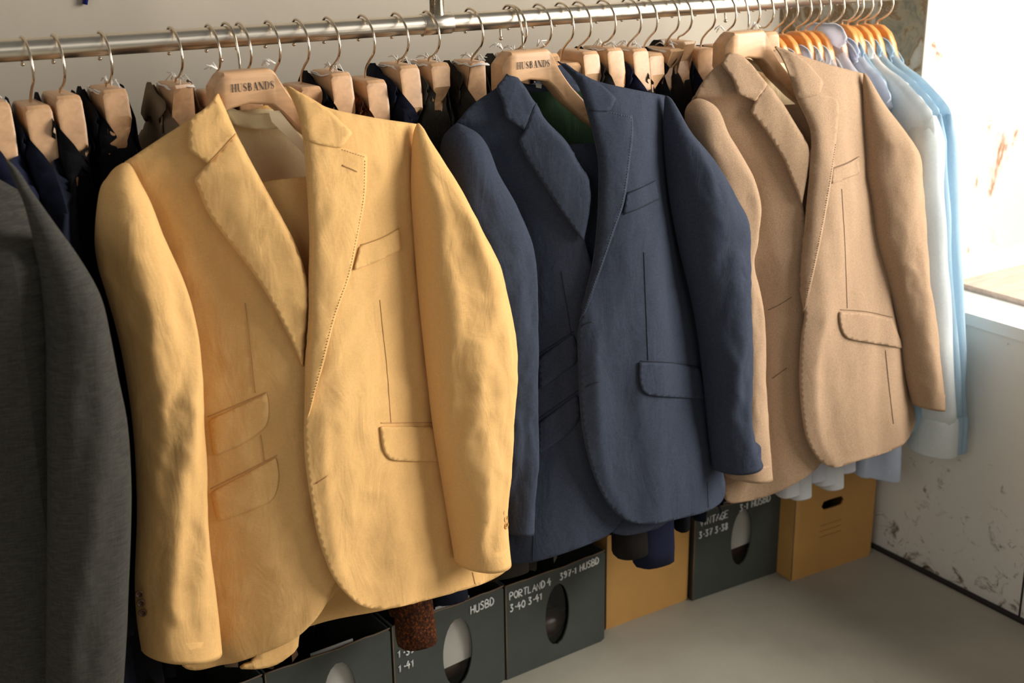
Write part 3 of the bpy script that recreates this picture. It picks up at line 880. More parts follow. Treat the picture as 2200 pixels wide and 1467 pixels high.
Yw = dict(seed=2.3, mat='yellow', thread='yellow_thread', lining='yellow_lining', swr=.0060, wr=.0022, root=(.70, -.12, .62),
  outer_top=[(700,232),(614,185),(470,201),(408,256)], hem=[(388,1430),(680,1340),(830,1308),(1093,1219)],
  label='yellow linen suit jacket facing the viewer, two slanted pockets on its left side', btnmat='button_tan', btn_n=(.55, -1, 0),
  trlabel='folded yellow trousers hanging inside the yellow jacket',
  slL_out=[(262,351),(244,362),(229,380),(211,411),(200,504),(207,571),(224,628),(246,704),(264,788),(278,880),(286,960),(290,1043),(291,1117),(287,1250),(291,1330),(301,1397)],
  slL_in=[(272,349),(285,355),(308,389),(335,434),(370,518),(410,615),(432,704),(442,788),(449,897),(454,994),(454,1117),(468,1239),(485,1391)],
  slR_in=[(896,265),(888,285),(884,327),(882,416),(889,527),(898,637),(911,760),(918,823),(928,911),(945,1019),(957,1092),(969,1165),(976,1209)],
  slR_out=[(901,265),(912,276),(924,296),(955,341),(1000,411),(1048,504),(1079,571),(1099,660),(1108,726),(1110,788),(1109,823),(1104,921),(1096,1043),(1094,1117),(1100,1190)],
  frontR=[(655,860),(653,945),(657,1004),(671,1092),(688,1170),(718,1244),(757,1288),(791,1306)],
  panelL=[(470,203,1),(440,233),(408,256),(340,300),(262,352,1),(250,480),(260,700),(300,1000),(350,1200),(388,1420,1),(395,1434),(424,1440),(473,1429),(522,1419),(620,1380),(669,1341),(698,1302),(715,1262),(735,1235,1),(740,1000),(720,850),(656,770,1),(663,682),(663,615),(636,527),(601,460),(548,363),(506,283)],
  panelR=[(614,186,1),(660,208),(707,232),(800,252),(901,267,1),(960,420),(1010,600),(1050,800),(1070,1000),(1092,1188,1),(1093,1219),(1060,1244),(1011,1263),(913,1290),(840,1307),(791,1306),(757,1288),(718,1244),(688,1170),(671,1092),(657,1004),(653,945),(654,890),(655,848),(657,770),(663,682),(665,504),(658,372),(652,296),(636,230)],
  back=[(470,206,1),(408,258),(262,354,1),(250,500),(330,1100),(392,1400,1),(540,1385),(700,1335),(832,1309),(960,1270),(1090,1195,1),(1060,900),(960,420),(899,269,1),(707,236),(614,190,1),(570,225),(500,240)],
  liningpoly=[(480,215),(500,238,1),(560,234),(640,236,1),(700,300),(700,800),(730,1240,1),(560,1300),(500,900),(450,400)],
  backcollar=[(478,222,1),(520,240),(560,244),(610,240),(650,232,1),(655,262),(600,276),(540,276),(495,262)],
  bandlin=True,
  rollL=[(470,201),(506,283),(548,363),(601,460),(636,527),(663,615),(661,682),(653,788)],
  rollR=[(614,185),(636,230),(652,296),(658,372),(665,504),(663,593),(663,682),(656,770),(655,848),(657,906)],
  lapelL=[(506,285,1),(548,363),(601,460),(636,527),(663,615),(661,682),(653,788,1),(601,682),(548,593),(490,518),(446,456),(425,405),(416,385,1),(448,350,1)],
  collarL=[(470,201,1),(487,240),(507,286,1),(448,352,1),(404,321,1),(405,290),(408,256),(440,233)],
  lapelR=[(652,296,1),(658,372),(665,504),(663,593),(663,682),(656,770),(655,848),(657,908,1),(686,813),(694,788),(721,682),(752,593),(769,513),(785,425),(789,345),(787,332,1),(734,316,1)],
  collarR=[(614,185,1),(636,230),(653,300,1),(695,312),(734,318,1),(758,285,1),(732,260),(707,236),(660,206)],
  gorge=[[(506,287),(477,320),(448,350)]],
  flaps=[([(449,903,1),(573,846,1),(577,880),(572,912),(551,933),(517,955),(459,980,1)],'L'),
         ([(454,1058,1),(593,984,1),(598,1020),(593,1056),(575,1080),(522,1102),(468,1121,1)],'L'),
         ([(818,917,1),(940,917,1),(960,992,1),(864,990),(838,985),(824,962)],'R')],
  welts=[([(774,529,1),(820,512),(858,492,1),(863,536,1),(815,560),(760,581,1)],'R')],
  seams=[([(816,644),(823,715),(831,788),(840,909)],'R'),([(818,908),(870,908),(928,908)],'R'),([(774,526),(820,510),(857,490)],'R'),([(1015,1229),(1021,1254)],'R'),
         ([(526,651),(538,740),(549,843)],'L'),([(560,934),(564,958),(568,990)],'L'),([(446,895),(575,841)],'L'),([(452,1050),(595,978)],'L')],
  stitchR=[[(734,321),(786,338)],[(784,345),(781,425),(765,513),(748,593),(717,682),(690,788),(662,890)]],
  holeL=[[(735,355),(751,361),(767,368)]],
  holes=[[(678,1038),(692,1030),(706,1020)]],
  btnR=[(1080,1084),(1082,1099),(1084,1114),(1085,1128)], btnL=[(300,1275),(303,1294),(307,1315)], btn_off=.038, btnmatL='button_brown', btn_r=.0055,  # left cuff buttons browner than the right: sleeve shadow put into their colour
  trousers=[(560,392,1),(640,382),(720,378,1),(740,700),(770,1200,1),(700,1300),(650,1345),(640,1395,1),(600,1425),(560,1437),(515,1437,1),(560,1380),(600,1000),(570,600)],
  trousers2=[(560,392,1),(640,382),(720,378,1),(740,700),(780,1200,1),(700,1290),(600,1300),(600,1000),(570,600)],
)
jy, ybody, ybodyr, ylapR, yback, yplane = front_jacket(Yw)

Nv = dict(seed=5.1, mat='navy', thread='navy_thread', lining='green_lining', swr=.0048, wr=.0010, root=(1.20, -.12, .62),
  outer_top=[(1290,178),(1200,131),(1096,147),(1067,188)], hem=[(1092,1214),(1307,1149),(1408,1125),(1550,1078)],
  label='navy blue linen suit jacket facing the viewer with dark green lining', btnmat='button_dark', btn_n=(.9, -.6, 0),
  trlabel='folded navy trousers hanging inside the navy jacket',
  slL_out=[(976,268),(962,282),(950,300),(945,340),(955,450),(985,600),(1025,750),(1052,900),(1060,1050),(1072,1136)],
  slL_in=[(984,264),(1004,270),(1032,284),(1053,313),(1073,366),(1106,427),(1134,489),(1147,542),(1150,591),(1152,689),(1153,822),(1154,977),(1149,1021),(1148,1136)],
  slR_in=[(1429,205),(1427,223),(1425,284),(1433,386),(1445,468),(1462,550),(1482,632),(1497,711),(1506,777),(1515,860),(1522,930),(1531,1009)],
  slR_out=[(1434,206),(1445,216),(1478,272),(1523,325),(1556,378),(1580,423),(1600,468),(1603,550),(1605,632),(1607,733),(1606,822),(1608,884),(1617,932),(1631,977)],
  frontR=[(1245,697),(1240,720),(1242,799),(1245,866),(1253,937),(1271,1008),(1293,1061),(1315,1094),(1342,1116)],
  panelL=[(1096,149,1),(1082,170),(1067,188),(1012,227),(978,268,1),(985,420),(1010,700),(1050,1000),(1092,1212,1),(1143,1208),(1196,1194),(1258,1172),(1307,1149),(1335,1120),(1360,1090,1),(1345,900),(1310,700),(1256,518,1),(1267,448),(1267,392),(1241,345),(1216,302),(1175,260),(1147,219),(1122,178)],
  panelR=[(1200,132,1),(1245,158),(1290,176),(1351,190),(1430,205,1),(1490,350),(1520,600),(1540,850),(1553,1010,1),(1559,1050),(1550,1078),(1519,1098),(1462,1114),(1408,1125),(1373,1125),(1342,1116),(1315,1094),(1293,1061),(1271,1008),(1253,937),(1245,866),(1242,799),(1240,720),(1245,693),(1257,632),(1272,570),(1282,489),(1286,407),(1285,345),(1276,296),(1261,235),(1241,178)],
  back=[(1096,152,1),(1067,190),(978,270,1),(985,500),(1040,1000),(1096,1195,1),(1200,1180),(1320,1135),(1400,1140),(1450,1112),(1555,1060,1),(1530,800),(1490,350),(1428,207,1),(1290,180),(1200,136,1),(1160,172),(1125,182)],
  liningpoly=[(1110,172),(1130,186,1),(1190,180),(1235,185,1),(1300,250),(1310,600),(1330,1100,1),(1220,1150),(1180,700),(1130,300)],
  backcollar=[(1112,176,1),(1150,182),(1200,178),(1240,182,1),(1245,198),(1190,196),(1130,198)],
  rollL=[(1096,147),(1122,178),(1147,219),(1175,260),(1216,303),(1241,345),(1267,392),(1267,448),(1254,518)],
  rollR=[(1200,131),(1241,178),(1261,235),(1276,296),(1285,345),(1286,407),(1282,489),(1272,570),(1257,632),(1243,693)],
  lapelL=[(1151,219,1),(1175,260),(1216,303),(1241,345),(1267,392),(1267,448),(1254,518,1),(1216,468),(1175,407),(1135,345),(1121,318),(1114,302,1),(1129,279,1)],
  collarL=[(1096,147,1),(1122,178),(1152,221,1),(1129,281,1),(1087,253,1),(1079,215),(1067,188),(1082,168)],
  lapelR=[(1261,235,1),(1276,296),(1285,345),(1286,407),(1282,489),(1272,570),(1257,632),(1243,695,1),(1257,669),(1274,628),(1298,562),(1323,489),(1343,427),(1357,325),(1361,284),(1359,247,1),(1311,239,1)],
  collarR=[(1200,131,1),(1241,178),(1262,238,1),(1311,239,1),(1325,210,1),(1290,180),(1245,156)],
  gorge=[[(1151,221),(1140,250),(1129,279)]],
  flaps=[([(1154,772,1),(1231,718,1),(1240,745),(1238,777),(1205,803),(1157,838,1)],'L'),
         ([(1155,911,1),(1240,848,1),(1246,875),(1242,903),(1214,937),(1154,979,1)],'L'),
         ([(1374,779,1),(1440,782),(1506,792,1),(1520,857,1),(1462,854),(1402,850),(1382,840),(1374,817)],'R')],
  welts=[([(1347,417,1),(1380,403),(1408,389,1),(1415,426,1),(1375,446),(1339,460,1)],'R')],
  seams=[([(1383,542),(1387,650),(1392,773)],'R'),([(1375,775),(1440,778),(1505,788)],'R'),([(1347,414),(1380,401),(1408,387)],'R'),([(1339,461),(1375,447),(1416,427)],'R'),([(1519,1035),(1521,1090)],'R'),
         ([(1206,583),(1218,660),(1229,733)],'L'),([(1152,764),(1233,711)],'L'),([(1153,902),(1242,838)],'L'),([(1146,1140),(1144,1206)],'L'),],
  stitchR=[[(1311,242),(1357,252)],[(1357,255),(1357,284),(1353,325),(1339,427),(1319,489),(1294,562),(1270,628),(1250,680)]], stitchm='navy_light',
  holes=[[(1249,700),(1261,694),(1274,690)],[(1260,830),(1273,824),(1288,819)]],
  btnR=[(1603,890),(1606,905),(1609,920)], btn_off=.027, btn_r=.0062,
  trousers=[(1205,312,1),(1260,308),(1310,306,1),(1330,600),(1400,1110,1),(1404,1136),(1350,1150),(1313,1145,1),(1270,900),(1215,600)],
  trousers2=[(1205,312,1),(1260,308),(1310,306,1),(1330,600),(1380,1100,1),(1300,1120),(1250,800),(1215,600)],
)
M['navy_light'] = plain('navy_pick_thread', (.075, .09, .12), .9)
front_jacket(Nv)

Tn = dict(seed=8.4, mat='tan', thread='tan_thread', lining='tan_lining', swr=.0034, wr=.0006, root=(1.62, -.12, .62),
  outer_top=[(1720,118),(1667,99),(1577,106),(1529,151)], hem=[(1559,1075),(1712,1037),(1800,1004),(1940,950)],
  label='camel brown flannel suit jacket facing the viewer, next to the shirts', btnmat='button_brown', btn_n=(.5, -1, 0), dR=.040,
  trlabel='folded camel trousers hanging inside the camel jacket',
  slL_out=[(1483,222),(1475,236),(1472,255),(1478,300),(1500,380),(1535,480),(1556,600),(1563,750),(1560,900),(1557,1022)],
  slL_in=[(1490,214),(1512,209),(1540,226),(1559,275),(1581,312),(1611,369),(1624,425),(1622,500),(1616,555),(1630,620),(1639,700),(1643,850),(1650,950),(1654,1015)],
  slR_in=[(1855,157),(1854,175),(1855,200),(1857,275),(1862,369),(1873,432),(1885,518),(1903,590),(1918,655),(1933,722),(1948,812),(1963,870)],
  slR_out=[(1859,158),(1868,170),(1900,226),(1937,279),(1969,327),(1976,387),(1980,500),(1984,590),(1990,625),(2003,700),(2016,794),(2023,874)],
  frontR=[(1729,674),(1722,719),(1718,775),(1718,831),(1724,899),(1735,947),(1757,985),(1776,1000),(1799,1004)],
  panelL=[(1577,108,1),(1562,122),(1551,133),(1529,151),(1506,181),(1484,222,1),(1500,400),(1540,800),(1557,1010,1),(1559,1075),(1600,1078),(1656,1063),(1712,1037),(1750,1011),(1765,994),(1790,970,1),(1775,700),(1750,560),(1724,438,1),(1731,395),(1738,350),(1736,312),(1712,271),(1675,211),(1637,166),(1611,134)],
  panelR=[(1667,99,1),(1690,108),(1720,118),(1780,138),(1856,158,1),(1890,300),(1910,600),(1940,780),(1962,868,1),(1967,902),(1960,925),(1937,955),(1900,974),(1844,990),(1799,1004),(1776,1000),(1757,985),(1735,947),(1724,899),(1718,831),(1718,775),(1722,719),(1729,674),(1721,625),(1723,556),(1733,444),(1740,369),(1744,297),(1735,260),(1712,211),(1690,140)],
  back=[(1577,111,1),(1551,135),(1485,224,1),(1500,400),(1540,800),(1560,1060,1),(1660,1045),(1770,990),(1850,975),(1960,900,1),(1930,700),(1890,300),(1854,160,1),(1720,122),(1667,103,1),(1640,132),(1610,130)],
  liningpoly=[(1600,122),(1620,132,1),(1670,134),(1700,140,1),(1740,200),(1750,600),(1770,960,1),(1680,1000),(1640,600),(1610,220)],
  backcollar=[(1604,124,1),(1640,138),(1690,146,1),(1696,165),(1640,156),(1606,140)], bandlin=True,
  rollL=[(1577,106),(1611,134),(1637,166),(1675,211),(1712,271),(1736,312),(1738,350),(1731,395),(1723,438)],
  rollR=[(1667,99),(1690,140),(1712,211),(1735,260),(1744,297),(1740,369),(1733,444),(1723,556),(1721,625),(1729,674)],
  lapelL=[(1648,180,1),(1675,211),(1712,271),(1736,312),(1738,350),(1731,395),(1723,438,1),(1701,384),(1682,339),(1649,286),(1625,255),(1613,241,1),(1624,216,1)],
  collarL=[(1577,106,1),(1611,134),(1649,182,1),(1624,218,1),(1587,202,1),(1574,166),(1553,139),(1560,122)],
  lapelR=[(1712,211,1),(1735,260),(1744,297),(1740,369),(1733,444),(1723,556),(1721,625),(1729,676,1),(1746,600),(1765,511),(1785,400),(1797,300),(1803,240),(1800,214,1),(1762,200,1)],
  collarR=[(1667,99,1),(1690,140),(1713,214,1),(1762,202,1),(1770,176,1),(1740,140),(1715,120),(1690,107)],
  flaps=[([(1804,670,1),(1860,674),(1917,686,1),(1938,747,1),(1862,735),(1823,727),(1810,711),(1805,690)],'R')],
  welts=[([(1789,364,1),(1820,352),(1845,338,1),(1848,372,1),(1820,383),(1787,395,1)],'R')],
  seams=[([(1808,406),(1815,530),(1820,662)],'R'),([(1805,665),(1860,669),(1916,681)],'R'),([(1789,361),(1818,350),(1845,336)],'R'),([(1902,752),(1910,830),(1919,910)],'R'),
         ([(1650,666),(1675,654),(1700,638)],'L'),([(1660,812),(1690,790)],'L')],
  stitchR=[[(1795,310),(1781,400),(1761,511),(1742,600),(1727,660)]], holes=[[(1760,215),(1776,222)]],
  trousers=[(1680,226,1),(1720,224),(1760,224,1),(1765,500),(1780,950,1),(1720,990),(1710,700),(1690,500)],
  trousers2=[(1680,226,1),(1720,224),(1760,224,1),(1765,500),(1780,950,1),(1720,980),(1710,700),(1690,500)],
)
front_jacket(Tn)
print('front jackets', _t.time() - _t0)

# their hangers, hooked over the rail and leaning out
def front_hanger(px, py, hx, label, string, yh=-.088, text=True):
    P = at_y(px, py, yh)
    rx = at_y(hx, 60, -.005).x - P.x if hx < 1500 else at_y(hx, 5, -.005).x - P.x
    dy = -yh; dz = RZ - P.z
    k = [(rx - .004, dy + .020, dz - .030), (rx - .003, dy + .023, dz - .016), (rx - .002, dy + .022, dz + .002), (rx - .001, dy + .012, dz + .0165), (rx, dy - .002, dz + .0185),
         (rx + .001, dy - .015, dz + .012), (rx + .002, dy - .024, dz - .004), (rx + .002, dy - .030, dz - .022), (rx * .8, dy * .50, dz - .040), (0, 0, -.002), (0, -.0, -.012)]
    pts = []
    for i in range(len(k) - 1):
        p0 = Vector(k[max(0, i-1)]); p1 = Vector(k[i]); p2 = Vector(k[i+1]); p3 = Vector(k[min(len(k)-1, i+2)])
        for q_ in range(5):
            t = q_ / 5; pts.append(.5 * ((2*p1) + (p2-p0)*t + (2*p0-5*p1+4*p2-p3)*t*t + (3*p1-p0-3*p2+p3)*t*t*t))
    pts.append(Vector(k[-1]))
    h = hanger(P, 0, 'front', label, 0, M['beech'], None, .135, string, hook=pts, text=text, ftw=True, group='wooden hangers of the three front jackets')
    q = MB(); q.lathe(pts[0], (0, 0, 1), [(.0006, -.0032), (.0028, -.002), (.0034, 0), (.0028, .002), (.0006, .0032)], 12)
    q.build('hook_tip', M['hook'], h, local=True)
    return h
front_hanger(523, 150, 490, 'wooden hanger lettered in black above the yellow jacket', 21)
front_hanger(1127, 107, 1100, 'wooden hanger lettered in black above the navy jacket', 22)
front_hanger(1597, 66, 1586, 'bright pale wooden hanger holding the camel jacket', 23, text=False)

# hang tag and label in the necks
tg = [unproj(*p, lambda u, v: yplane(u, v) + .012) for p in ((577,240),(600,237),(668,322),(668,350),(648,325),(584,262))]
q = MB(); q.add(tg, [tuple(range(len(tg)))[::-1]]); o = q.build('hang_tag', M['tag'], smooth=False); o.modifiers.new('t', 'SOLIDIFY').thickness = .0008
tag(o, 'cream card hang tag tucked in the neck of the yellow jacket', 'tag')

# ------------------------------------------------------------------ the crowd behind
HP = PI / 2
# (shaft foot in the photograph) -> hanger and garment; front reach; hanger wood; garment material; words
G = 'beech hangers crowded side-on along the rail'
side = [
 # px, py, front, mat, string, jacket label, hanger label
 (-22, 214, .11, 'darknavy', 1, 'dark navy jacket partly cut by the left picture edge, behind the big grey one', 'pale wooden hanger cut by the left picture edge, white string tuft at its neck'),
 (66, 220, .125, 'midnight', None, 'midnight navy jacket on the leftmost fully visible hanger', 'leftmost fully visible pale wooden hanger, broad rounded neck'),
 (130, 199, .115, 'black', None, 'black jacket with shoulder seam showing, second from the left of the dark ones', 'small narrow-necked pale wooden hanger, second fully visible from the left'),
 (229, 186, .085, 'black', 2, 'black jacket just left of the taupe one, on a string-tied hanger', 'pale wooden hanger with white string bow left of the wide gap on the rail'),
 (378, 177, .085, 'taupe', 3, 'taupe cotton jacket with stand-up collar left of the yellow jacket', 'string-tied pale wooden hanger holding the taupe jacket'),
 (460, 194, .080, 'rustbrown', None, 'red-brown jacket peeking out behind the yellow collar', 'pale wooden hanger just left of the yellow jacket\'s own hanger'),
 (524, 178, .070, 'black', None, 'black jacket hidden behind the yellow jacket\'s hanger', 'pale wooden hanger directly behind the yellow jacket\'s hanger'),
 (586, 186, .070, 'midnight', None, 'dark jacket behind the right collar of the yellow jacket', 'pale wooden hanger behind the right shoulder of the yellow jacket\'s hanger'),
 (647, 181, .075, 'black', None, 'dark jacket right behind the yellow jacket\'s right lapel', 'low pale wooden hanger just right of the yellow jacket\'s collar'),
 (710, 152, .080, 'black', 4, 'black jacket on the string-tied hanger left of the rust tweed one', 'pale wooden hanger with knotted white string left of the tweed jacket'),
 (785, 167, .080, 'tweed', None, 'rust and black tweed jacket above the yellow jacket\'s right shoulder', 'plain pale wooden hanger holding the rust tweed jacket'),
 (855, 136, .085, 'midnight', 5, 'midnight blue wool jacket between the tweed and the charcoal one', 'string-tied pale wooden hanger right of the tweed jacket'),
 (921, 131, .085, 'charcoal', 6, 'charcoal flannel jacket under the rail\'s vertical post', 'string-tied pale wooden hanger under the rail\'s vertical post'),
 (1013, 130, .085, 'browngrey', 7, 'brown-grey wool jacket left of the navy jacket\'s collar', 'string-tied pale wooden hanger holding the brown-grey jacket'),
 (1105, 115, .075, 'charcoal', 8, 'grey wool jacket half hidden behind the navy jacket\'s left collar', 'string-tied pale wooden hanger half hidden behind the navy jacket\'s hanger'),
 (1158, 112, .070, 'black', None, 'dark jacket hidden behind the navy jacket\'s hanger', 'pale wooden hanger directly behind the navy jacket\'s hanger'),
 (1205, 131, .070, 'darkbrown', None, 'dark jacket tucked behind the navy jacket\'s right collar', 'low pale wooden hanger just right of the navy jacket\'s hanger'),
 (1242, 107, .085, 'midnight', None, 'dark jacket on the tall hanger behind the navy right shoulder', 'tall plain pale hanger rising above the navy jacket\'s right shoulder'),
 (1294, 100, .085, 'darkbrown', 9, 'dark brown wool jacket above the navy jacket\'s right shoulder', 'string-tied pale hanger holding the dark brown jacket'),
 (1348, 101, .085, 'darknavy', 10, 'inky navy jacket right of the dark brown one', 'string-tied pale hanger holding the inky navy jacket'),
 (1382, 111, .080, 'browngrey', None, 'narrow dark grey jacket squeezed right of the inky navy one', 'short pale hanger squeezed right of the inky navy jacket'),
 (1428, 101, .085, 'black', 11, 'black wool jacket with rounded shoulder left of the camel jacket', 'string-tied pale hanger in front of the tall one, holding the black jacket'),
 (1456, 86, .085, 'darkbrown', None, 'near-black jacket on the highest pale hanger', 'highest pale wooden hanger, rising behind the string-tied one'),
 (1505, 102, .080, 'midnight', None, 'near-black jacket just left of the camel jacket\'s collar', 'pale wooden hanger just left of the camel jacket\'s collar'),
 (1549, 97, .075, 'black', None, 'dark jacket disappearing behind the camel jacket\'s left collar', 'pale wooden hanger whose end touches the camel jacket\'s left collar'),
 (1600, 88, .070, 'darkbrown', None, 'dark jacket hidden behind the camel jacket\'s hanger', 'pale wooden hanger hidden behind the camel jacket\'s hanger'),
]
SKIP = {586, 647, 1158, 1205, 1242, 1600, 1630}        # nothing of these garments shows: hanger only
OUT = []
for S in (Yw, Nv, Tn):
    drop_ = [(S['hem'][0][0], S['hem'][0][1] + 500), (S['hem'][-1][0] - 30, S['hem'][-1][1] + 500), S['hem'][-1]]
    poly = S['slL_out'] + drop_ + S['slR_out'][::-1] + S['outer_top']
    pl = lambda u, v: -.118 - .095 * (1.08 - v)
    P_ = [unproj(p[0], p[1], pl) for p in poly]
    OUT.append([(p.x, p.z) for p in P_] + [(P_[0].x, P_[0].z)])
st_ = .02; nx, nz = 100, 70; x0_, z0_ = .1, 0.0; A_ = []
for i in range(nx):
    col = []
    for j in range(nz):
        x, z = x0_ + i * st_, z0_ + j * st_
        best = -9
        for o_, rx_ in zip(OUT, (.70, 1.20, 1.62)):
            d = 0 if inside(x, z, o_) else pdist(x, z, o_)
            best = max(best, -.118 - .095 * (1.08 - z) + .076 - 4.5 * d - .10 * (x - rx_))
        col.append(best)
    A_.append(col)
PRESS.append((x0_, z0_, st_, nx, nz, A_))
XS = [at_y(r_[0], r_[1], .0).x for r_ in side]
for i, (px, py, front, mt, st, jl, hl) in enumerate(side):
    P = at_y(px, py, .0); lim = front
    smp = (lambda s, lim=lim: (lim * math.tanh(s / lim) if lim < .16 else s) if s < 0 else s)
    hanger(P, HP, 'block', hl, RZ - P.z, M['beech'], smp, .076, st, group='pale wooden hangers on the rail', pressed=True)
    if px in SKIP: continue
    gap = min([abs(P.x - x) for k, x in enumerate(XS) if k != i and side[k][0] not in SKIP])
    side_garment('jacket', jl, 'jacket', P, HP, M[mt], front, .2, seed=i, length=.80 + .012 * (i % 3), sleeve_len={785: .745, 855: .70, 1294: .735, 1348: .76, 1428: .71, 1013: .70}.get(px, .60), sdep={785: .030, 1348: .036, 1294: .03}.get(px), half=min(.026, max(.015, gap * .52)),
                 sleeves=(1, 0) if i > 5 else (1, 1), buttons=M['button_dark'] if i in (0, 1, 2) else None, group='dark jackets packed side-on')
shirts = [
 (1630, 66, .07, 'white_shirt', 'beech', 'white shirt hidden behind the camel jacket\'s hanger', 'pale hanger whose shaft rises right behind the camel jacket\'s hanger', 0),
 (1657, 75, .13, 'white_shirt', 'orange_wood', 'white shirt nearest the camel jacket, first of the shirts', 'orange hanger nearest the camel jacket, first of the orange ones', 0),
 (1681, 72, .13, 'white_shirt', 'orange_wood', 'white shirt on the second orange hanger, beside the camel lapel', 'second orange hanger right of the camel jacket\'s hanger', 0),
 (1710, 66, .13, 'lilac_shirt', 'orange_wood', 'pale lilac shirt on the third orange hanger', 'third orange hanger, broad dark orange side showing', 0),
 (1730, 65, .13, 'white_shirt', 'orange_wood', 'crisp white shirt showing above the camel jacket\'s shoulder', 'fourth orange hanger, just right of the broad one', 0),
 (1751, 65, .13, 'white_shirt', 'orange_wood', 'white shirt left of the lilac one with raised collar', 'fifth orange hanger, left of the pinkish one', 0),
 (1780, 58, .13, 'lilac_shirt', 'pink_wood', 'pale lilac shirt with its collar standing above the hanger', 'pinkish pale hanger among the orange ones', .03),
 (1809, 51, .15, 'ice_shirt', 'orange_wood', 'pale ice-blue shirt on the brightest orange hanger', 'brightest orange wooden hanger in the middle of the shirts', 0),
 (1821, 54, .125, 'sky_shirt', 'orange_wood', 'first mid-blue shirt, left of the pale mint one', 'thin orange hanger tucked right of the brightest one', 0),
 (1841, 53, .186, 'mint_shirt', 'orange_wood', 'pale mint shirt between the blue ones, widest sleeve in view', 'orange hanger holding the pale mint shirt', 0),
 (1858, 50, .184, 'sky_shirt', 'orange_wood', 'mid-blue shirt second from the right end of the rail', 'second orange hanger from the right end of the rail', 0),
 (1884, 51, .183, 'sky_shirt', 'orange_wood', 'rightmost mid-blue shirt next to the peeling wall', 'rightmost orange hanger next to the peeling wall', 0),
]
for i, (px, py, front, mt, wd, jl, hl, cu) in enumerate(shirts):
    P = at_y(px, py, .0); lim = front
    smp = (lambda s, lim=lim: (lim * math.tanh(s / lim) if lim < .16 else s) if s < 0 else s)
    hanger(P, HP, 'round' if i else 'block', hl, RZ - P.z, M[wd], smp, .086, None, group='wooden hangers carrying the shirts', pressed=True)
    if px in SKIP: continue
    side_garment('shirt', jl, 'shirt', P, HP, M[mt], front, .19, shirt=True, seed=40 + i, length=.74, half=.0135, collar_up=cu,
                 sleeve_len=.60 if i > 7 else (.66 if i == 7 else .635 + .012 * (i % 3)), sleeves=(0 if i == 8 else 1, 0), sdep=(.032 if i in (7, 9) else .019), xdrift=(.01, .01, .01, .01, .01, .01, .01, .05, 0, .082, .080, .066)[i], sfwd=.001 if i == 9 else (.001 if i > 9 else 0), group='shirts packed side-on')
print('side garments', _t.time() - _t0)
# the big grey jacket at the left edge hangs side-on too, its near sleeve towards the viewer
gx = .272
gh = hanger((gx, .0, 1.102), HP, 'block', 'pale wooden hanger of the big grey jacket, outside the left edge', RZ - 1.102, M['beech'], None, .13, None, group='pale wooden hangers on the rail')
gr = side_garment('jacket', 'large dark grey jacket filling the left picture edge, sleeve towards the viewer', 'jacket', (gx, 0, 1.102), HP, M['grey'], .235, .2, seed=77, length=.80, half=.05,
                  sleeves=(0, 1), group=None)
gs = sleeve_px('sleeve', [(8,342),(14,360),(28,400),(45,440),(60,520),(70,650),(78,800),(84,1000),(84,1200),(80,1500)],
   [(10,339),(22,345),(45,367),(75,412),(124,476),(169,532),(210,592),(232,637),(247,697),(265,800),(283,897),(290,1000),(291,1100),(286,1250),(282,1350),(273,1500)],
   lambda u, v: -.245, .040, M['grey'], gr, seed=4.4, wr=.0022, back=.05, fold=1.2)
for (px, py) in ((223,1372),(222,1398),(221,1420)):
    button_at(unproj(px, py, lambda u, v: -.278), (.15, -1, 0), .0085, M['button_dark'], gs)


q = MB(); lb = [at_y(px_, py_, -.078) for px_, py_ in ((1151, 178), (1164, 181), (1163, 190), (1152, 188))]
q.add(lb, [(3, 2, 1, 0)]); o = q.build('size_label', M['label_white'], bpy.data.objects['jacket.001'], smooth=False); o.modifiers.new('t', 'SOLIDIFY').thickness = .0006
